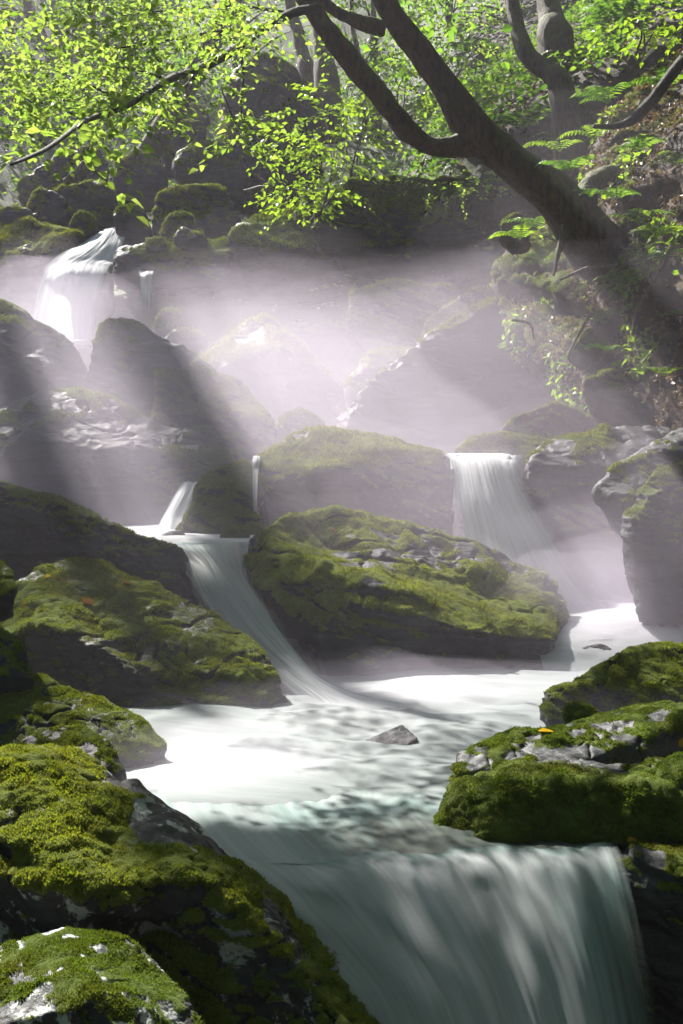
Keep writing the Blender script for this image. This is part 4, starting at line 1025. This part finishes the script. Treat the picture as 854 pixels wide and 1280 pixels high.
sapling('yellow-green layered shrub between the pyramid-shaped boulder and the mossy overhang', 395, 190, 15.6, 1.25, 1.45, 95, .095, 'leaf_yellow', 41)
sapling('bright shrub growing on top of the mossy overhang', 440, 165, 17.8, 1.1, 1.1, 60, .10, 'leaf_yellow', 42)
sapling('fresh green shrub over the flat twig-strewn boulder', 372, 248, 16.4, .85, .6, 40, .085, 'leaf_yellow', 43)
sapling('low ivy-like plant on the crest of the mossy overhang', 560, 235, 17.3, 1.7, .45, 60, .07, 'leaf', 44, cat='plant', name='plant')
sapling('feathery shrub between the limbs of the leaning tree', 500, 105, 19.5, 1.4, .8, 55, .10, 'leaf_yellow', 45)
sapling('leafy shrub at the top centre behind the fork', 560, 60, 22, 2.0, 1.2, 70, .11, 'leaf', 46)
sapling('pale shrub at the top edge above the fork', 455, 30, 24, 2.0, 1.3, 70, .12, 'leaf_yellow', 47)
sapling('leaves overhanging from the right bank at top right', 800, 30, 12.5, .9, .5, 26, .09, 'leaf_yellow', 48)

def ground_hit(px, py, d0=12.5):
    for d in np.arange(d0, 45, .06):
        p = P(px, py, d)
        if p[2] < gz(p[0], p[1]) + .02: return p
    return P(px, py, d0)

def fern(label, px, py, d, size, nf, seed, az0=None, spreadaz=3.0, arch=.5, mat='fern', broad=False, group=None):
    """a tuft of arching fronds, each a child of the fern"""
    r = np.random.default_rng(seed); b = P(px, py, d)
    if d >= 13.4:
        b = ground_hit(px, py + 12, d - 1); size *= b[1] / d
    t = root('fern', b); tag(t, label, 'fern', group)
    for k in range(nf):
        az = (az0 if az0 is not None else -math.pi / 2) + (k / max(1, nf - 1) - .5) * 2 * spreadaz * .5 + r.normal(0, .15)
        L_ = size * r.uniform(.7, 1.15); out = np.array([math.cos(az), math.sin(az), 0])
        cp = catmull([b, b + out * L_ * .35 + [0, 0, arch * L_ * .5], b + out * L_ * .75 + [0, 0, arch * L_ * .5], b + out * L_ + [0, 0, arch * L_ * .15]], 15)
        mb = MB(); tube(mb, cp[::3], np.linspace(.006, .001, len(cp[::3])) * size * 2, n=10, sides=4)
        tg = norm(np.gradient(cp, axis=0)); sd = norm(np.cross(tg, [0, 0, 1.0]))
        prof = np.sin(np.linspace(.35, math.pi * .98, 15)) ** .8 * (.22 if not broad else .28) * L_
        for s in (-1, 1):
            leaves(mb, cp[2:], tg[2:] * .35 + sd[2:] * s + [0, 0, -.12], np.cross(sd, tg)[2:] + r.normal(0, .2, (13, 3)), prof[2:] * r.uniform(.8, 1.1, 13), width=.13 if not broad else .2, fold=.04)
        mb.build('frond', M[mat], t, smooth=False)
HG = 'ferns and seedlings on the hillside'
ferns = [
    ('fern hanging at the right edge halfway up the bank', 815, 300, 9.6, .34, 5, -1.4), ('fern at the lower right of the bank beside dry roots', 838, 330, 9.4, .30, 4, -2.0),
    ('pale sunlit fern just right of the leaning trunk base', 715, 215, 10.2, .36, 4, -2.6), ('bright fern on the bank edge right of the trunk', 745, 175, 10.8, .36, 5, -2.3),
    ('fern trailing down the middle of the bank', 770, 250, 10, .32, 5, -1.8), ('green fern high on the bank near the top right', 760, 130, 11.2, .40, 5, -2.4),
    ('fern drooping below the leaning trunk', 650, 300, 10.6, .34, 5, -2.2), ('fern on the mossy ledge beside the stone under the trunk', 672, 330, 10.4, .26, 4, -2.0),
    ('broad fern behind the upper side of the leaning trunk', 655, 150, 14.5, .6, 6, -2.0), ('fern left of the slim dark trunk', 610, 110, 16, .6, 6, -1.6),
    ('fern right of the slim dark trunk', 730, 120, 15, .55, 6, -2.4), ('fern below the thick dark trunk', 700, 175, 14, .5, 6, -2.2),
    ('fern seen through the fork of the leaning tree', 530, 130, 17.5, .6, 7, -1.6), ('fern just above the lower limb of the leaning tree', 480, 205, 17, .5, 6, -1.6),
    ('fern on the hillside at the top right corner', 770, 20, 14.5, .6, 7, -2.2), ('small fern above the far right bank edge', 815, 60, 12.6, .4, 5, -2.4),
    ('fern at the top edge between the two dark trunks', 590, 60, 19, .6, 6, -1.6), ('fern by the scattered stones on the hillside', 640, 200, 13.5, .4, 5, -1.8),
    ('small maidenhair fern on the mossy overhang face', 460, 240, 16.7, .35, 4, -1.6), ('fern low on the bank above the litter-covered ledge', 850, 400, 9.6, .26, 4, -2.4),
    ('fern at the bank crest beside the dark root', 800, 190, 10.3, .32, 5, -2.0), ('fern at the right edge below the crest', 850, 210, 10, .34, 5, -2.4),
    ('fern on the bank directly above the square mossy block', 780, 355, 9.9, .26, 5, -2.0), ('fern dangling over the litter-covered ledge', 760, 440, 9.8, .24, 4, -2.0), ('lone fern beside the hanging root at the bottom of the bank', 830, 470, 9.2, .24, 4, -2.0),
    ('wide fern in the middle of the bank between the two dry roots', 800, 280, 9.8, .34, 6, -2.0), ('fern spilling over the bank edge below the dark root', 735, 250, 10.4, .34, 6, -2.6), ('fern tucked behind the leaning trunk base', 700, 190, 11.5, .36, 5, -2.2),
    ('fern at the upper right edge above the dark root', 835, 110, 10.8, .36, 6, -2.2), ('fern in the shade beneath the leaning trunk', 668, 285, 11.0, .32, 5, -2.0), ('fern on the hillside midway between slim trunk and bank edge', 720, 70, 15, .5, 6, -2.0),
    ('broad fern low on the hillside above the mossy overhang', 590, 170, 16.5, .55, 7, -1.6)]
for k, (lab, px, py, d, s, nf, az) in enumerate(ferns):
    fern(lab, px, py, d, s, nf, 700 + k, az, 2.4, .45, 'fern' if k % 3 else 'leaf_yellow', broad=(k % 2 == 0))

# undergrowth and leaf litter nobody could count
def scatter_ground(n, xr, yr, r):
    x = r.uniform(*xr, n); y = r.uniform(*yr, n); return np.stack([x, y, terrain_z(x, y)], -1)
rg = np.random.default_rng(77)
lf = MB(); c = np.vstack([scatter_ground(800, (-9, 9), (17.5, 34), rg), scatter_ground(700, (-.5, 6), (17.4, 26), rg)])
for q in c:
    n = rg.integers(5, 12); off = rg.normal(0, .16, (n, 3)) * [1, 1, .4] + [0, 0, rg.uniform(.08, .35)]
    leaves(lf, q + off, rg.normal(0, 1, (n, 3)) * [1, 1, .3], np.array([0, 0, 1.]) + rg.normal(0, .4, (n, 3)), rg.uniform(.06, .14, n), .38)
tag(lf.build('undergrowth', M['fern'], None, False), 'leafy ground cover over the hillside', kind='stuff')
lf = MB(); c = scatter_ground(9000, (-2, 9), (11, 26), rg); n = len(c)
leaves(lf, c + [0, 0, .02] + rg.normal(0, .012, (n, 3)), rg.normal(0, 1, (n, 3)) * [1, 1, .25], np.array([0, 0, 1.]) + rg.normal(0, .4, (n, 3)), rg.uniform(.05, .11, n), .36)
bank_o = bpy.data.objects['bank']; bm_ = bank_o.data
bv = np.empty(len(bm_.vertices) * 3, np.float32); bm_.vertices.foreach_get('co', bv); bv = bv.reshape(-1, 3).astype(float) + np.array(bank_o.location)
bn = np.empty(len(bm_.vertices) * 3, np.float32); bm_.vertices.foreach_get('normal', bn); bn = bn.reshape(-1, 3).astype(float)
fr = (-(bn * norm(bv)).sum(1) > -.1); cand = np.where(fr)[0]
dens = sstep(-.15, .35, fbm(bv[cand] * 2.2, 3, 55) + bn[cand, 2] * .5); dens /= dens.sum()
i = rg.choice(cand, 7500, p=dens); n = len(i)
leaves(lf, bv[i] + bn[i] * .015, rg.normal(0, 1, (n, 3)) + [0, 0, -.5], bn[i] + rg.normal(0, .5, (n, 3)), rg.uniform(.025, .07, n), .36, fold=.25)
tag(lf.build('fallen_leaves', M['litter'], None, False), 'dry leaf litter over the hillside and right bank', kind='stuff')
lf = MB(); dens = sstep(.05, .45, fbm(bv[cand] * 1.6, 3, 91)); dens /= dens.sum()
i = rg.choice(cand, 3200, p=dens); n = len(i)
leaves(lf, bv[i] + bn[i] * .02, bn[i] * .6 + rg.normal(0, .7, (n, 3)) + [0, -.2, -.5], bn[i] + rg.normal(0, .5, (n, 3)) + [0, 0, .6], rg.uniform(.035, .10, n), .34)
tag(lf.build('undergrowth', M['leaf_yellow'], None, False), 'small green leaves sprouting over the right bank', kind='stuff')

# roots, twigs and a leaning log
def stick(label, pts, rad, name='root', cat='root', mat='twig'):
    mb = MB(); tube(mb, [P(*q) for q in pts], [R(x, pts[0][2]) for x in rad], n=24, sides=7, wob=.3, seed=len(label))
    tag(mb.build(name, M[mat]), label, cat)
stick('thick dark root poking left from the bank crest', [(854, 75, 10.4), (815, 125, 10.3), (790, 150, 10.2), (765, 158, 10.1), (742, 158, 10)], [7, 8, 6, 4, 2.5], mat='bark_plain')
stick('pale dead stick standing under the leaning trunk', [(704, 282, 10), (698, 315, 9.9), (692, 345, 9.9)], [3.4, 2.6, 1.6])
stick('long thin root trailing down the lower bank', [(840, 310, 9.4), (815, 355, 9.4), (795, 390, 9.4), (790, 420, 9.4)], [2.5, 2, 1.4, .8])
stick('bare twig curling off the ledge in the mist', [(640, 400, 10), (662, 405, 10), (668, 425, 10)], [1.8, 1.3, .6])
stick('straight stick leaning on the hanging ledge', [(738, 392, 9.9), (722, 420, 9.9), (710, 445, 9.9)], [2, 1.7, 1.2])
stick('hanging root below the litter-covered ledge', [(812, 480, 9.4), (816, 505, 9.4), (815, 525, 9.4)], [1.4, 1, .5])
stick('branched dry root across the middle of the bank', [(700, 350, 10), (735, 335, 9.9), (770, 332, 9.8), (815, 320, 9.6)], [1.5, 2, 2, 1.6])
stick('pale weathered log leaning among the rocks at upper left', [(82, 228, 20), (98, 216, 19.9), (112, 205, 19.8), (122, 198, 19.8)], [5, 8, 8, 6], 'log', 'log')
stick('fallen branch lying behind the flat twig-strewn boulder', [(305, 240, 17.6), (325, 236, 17.6), (345, 236, 17.6)], [3, 4, 3], 'fallen_branch', 'branch')
stick('thin bent twig rising from the fallen branch', [(345, 236, 17.5), (330, 226, 17.5), (318, 218, 17.5)], [2, 1.6, 1], 'twig', 'twig')
stick('dry twig tangled on top of the flat boulder', [(360, 276, 16.9), (375, 268, 16.9), (385, 278, 16.8), (393, 270, 16.8)], [1.2, 1.4, 1.3, 1], 'twig', 'twig')

# single leaves lying on the rocks
def ray_hit(px, py):
    dg = bpy.context.evaluated_depsgraph_get()
    d = P(px, py, 1.0); d = d / np.linalg.norm(d)
    ok, loc, nrm, idx, ob, mtx = SC.ray_cast(dg, Vector(d * .5), Vector(d))
    return np.array(loc), np.array(nrm)
bpy.context.view_layer.update()
for lab, px, py, s, mat, az in [('pale heart-shaped leaf on the side of the leafy boulder', 186, 776, .085, 'leaf_single', -.9), ('yellow leaf lying on the mossy left end of the grey slab', 682, 917, .06, 'leaf_gold', .2),
        ('curled orange leaf at the right end of the grey slab', 850, 930, .05, 'leaf_gold', 1.0), ('reddish leaf by the wet patch of the leafy boulder', 162, 730, .06, 'leaf_red', .1),
        ('brown leaf in the wet patch of the leafy boulder', 112, 757, .07, 'leaf_red', 2.2), ('small yellow leaf on the upper edge of the leafy boulder', 59, 720, .045, 'leaf_gold', -1.3),
        ('orange leaf on the mossy crest of the central boulder', 418, 663, .05, 'leaf_red', .3), ('red leaf on the shoulder of the sloping misty boulder', 266, 478, .08, 'leaf_red', 0),
        ('yellow leaf fallen beside the wet ledge at right', 792, 1052, .03, 'leaf_gold', .4)]:
    p, n = ray_hit(px, py); mb = MB()
    n = norm(n + np.array([0, -.3, .3]))
    leaves(mb, [p + n * .012 - np.array([math.cos(az), 0, math.sin(az) * .4]) * s * .5], [[math.cos(az), -.1, math.sin(az) * .7 - .1]], [n], s, width=.42, fold=.10, droop=.05)
    tag(mb.build('fallen_leaf', M[mat], None, True), lab, 'leaf')

# ------------------------------------------------------------------ air
def vol(name, me, dens, col, g, label):
    m, nt, out = newmat(name + '_air')
    pv = N(nt, 'ShaderNodeVolumePrincipled'); pv.inputs['Color'].default_value = (*col, 1); pv.inputs['Density'].default_value = dens; pv.inputs['Anisotropy'].default_value = g
    L(nt, pv.outputs[0], out.inputs['Volume'])
    o = link(name, me, m); tag(o, label, kind='stuff'); return o
LAV = (.90, .84, .97)
mb = MB(); x0, x1, y0, y1, z0, z1 = -38, 38, -22, 52, -7, 34
mb.add([(x, y, z) for z in (z0, z1) for y in (y0, y1) for x in (x0, x1)], [[0, 2, 3, 1], [4, 5, 7, 6], [0, 1, 5, 4], [1, 3, 7, 5], [3, 2, 6, 7], [2, 0, 4, 6]])
vol('haze', mb.mesh('haze', False), .001, LAV, .55, 'thin forest haze')
def blob(c, r, seed, dens):
    bm = bmesh.new(); bmesh.ops.create_icosphere(bm, subdivisions=5, radius=1)
    v = np.array([q.co for q in bm.verts]); k = 1 + fbm(v * 1.2, 3, seed) * .45
    for q, s in zip(bm.verts, k): q.co = Vector(np.array(q.co) * s * np.array(r) + np.array(c))
    me = bpy.data.meshes.new('haze'); bm.to_mesh(me); bm.free()
    for p in me.polygons: p.use_smooth = True
    vol('haze', me, dens, LAV, .55, 'bank of mist over the stream')
for c, r, dn in [((.4, 11.0, -.5), (5.6, 4.8, 2.5), .018), ((.9, 11.2, -.5), (4.2, 3.6, 2.0), .018), ((1.1, 10.8, -.4), (3.4, 2.8, 1.6), .024), ((1.3, 10.2, -.4), (2.6, 2.2, 1.2), .032),
                 ((-2.2, 8.8, -.2), (3.0, 2.3, 1.8), .055), ((1.9, 8.3, -.7), (1.9, 1.6, 1.1), .06), ((2.1, 8.0, -.8), (1.3, 1.1, .7), .10), ((.6, 7.6, -1.0), (3.4, 2.6, .9), .018), ((2.5, 6.7, -.5), (1.1, .9, 1.0), .09), ((.3, 5.4, -1.12), (1.7, 1.1, .12), .14), ((.05, 5.75, -1.08), (.5, .4, .18), .16), ((1.75, 7.6, -.82), (.9, .7, .42), .35), ((.45, 5.95, -1.12), (.6, .35, .14), .14), ((-.6, 4.4, -1.14), (.6, .5, .14), .3), ((-4.1, 16.4, 2.2), (1.2, .9, .8), .12), ((-1.2, 13.5, 1.5), (2.0, 1.6, 1.4), .012), ((2.0, 12.5, 1.3), (1.7, 1.5, 1.5), .014), ((-.3, 9.6, .5), (1.5, 1.2, 1.2), .02), ((.8, 13.5, 1.2), (1.3, 1.2, 1.4), .018),
                 ((-5.0, 17.0, 1.4), (2.6, 2.4, 2.2), .02), ((-4.8, 16.4, 1.0), (1.8, 1.5, 1.4), .03), ((-2.0, 13.0, .3), (4.2, 2.8, 1.7), .018), ((2.3, 10.2, 1.4), (1.7, 2.0, 1.6), .011)]:
    blob(c, r, int(abs(c[0]) * 100 + c[1] * 7 + r[0] * 13), dn)

# ------------------------------------------------------------------ light, sky, camera
w = bpy.data.worlds.new('World'); SC.world = w; w.use_nodes = True
nt = w.node_tree; bg = nt.nodes['Background']
sky = nt.nodes.new('ShaderNodeTexSky'); sky.sky_type = 'NISHITA'; sky.sun_disc = False
sky.sun_elevation = sun_el; sky.sun_rotation = sun_az
L(nt, sky.outputs[0], bg.inputs[0]); bg.inputs[1].default_value = .05
sl = bpy.data.lights.new('sun', 'SUN'); sl.energy = 5.0; sl.angle = math.radians(.5); sl.color = (1, .95, .89)
so = bpy.data.objects.new('sun', sl); C.objects.link(so)
so.rotation_euler = Vector(SUN).to_track_quat('Z', 'Y').to_euler()
cam = bpy.data.cameras.new('camera'); co = bpy.data.objects.new('camera', cam); C.objects.link(co)
cam.sensor_fit = 'VERTICAL'; cam.sensor_height = 36; cam.lens = 40; cam.clip_end = 400; cam.clip_start = .05
co.rotation_euler = (math.radians(90) + PITCH, 0, 0)
SC.camera = co
SC.view_settings.view_transform = 'Standard'; SC.view_settings.look = 'None'; SC.view_settings.gamma = 1
SC.view_settings.exposure = 1.8
SC.render.engine = 'CYCLES'
SC.cycles.use_denoising = True
SC.cycles.max_bounces = 8; SC.cycles.transparent_max_bounces = 24; SC.cycles.volume_bounces = 1
SC.cycles.sample_clamp_indirect = 8
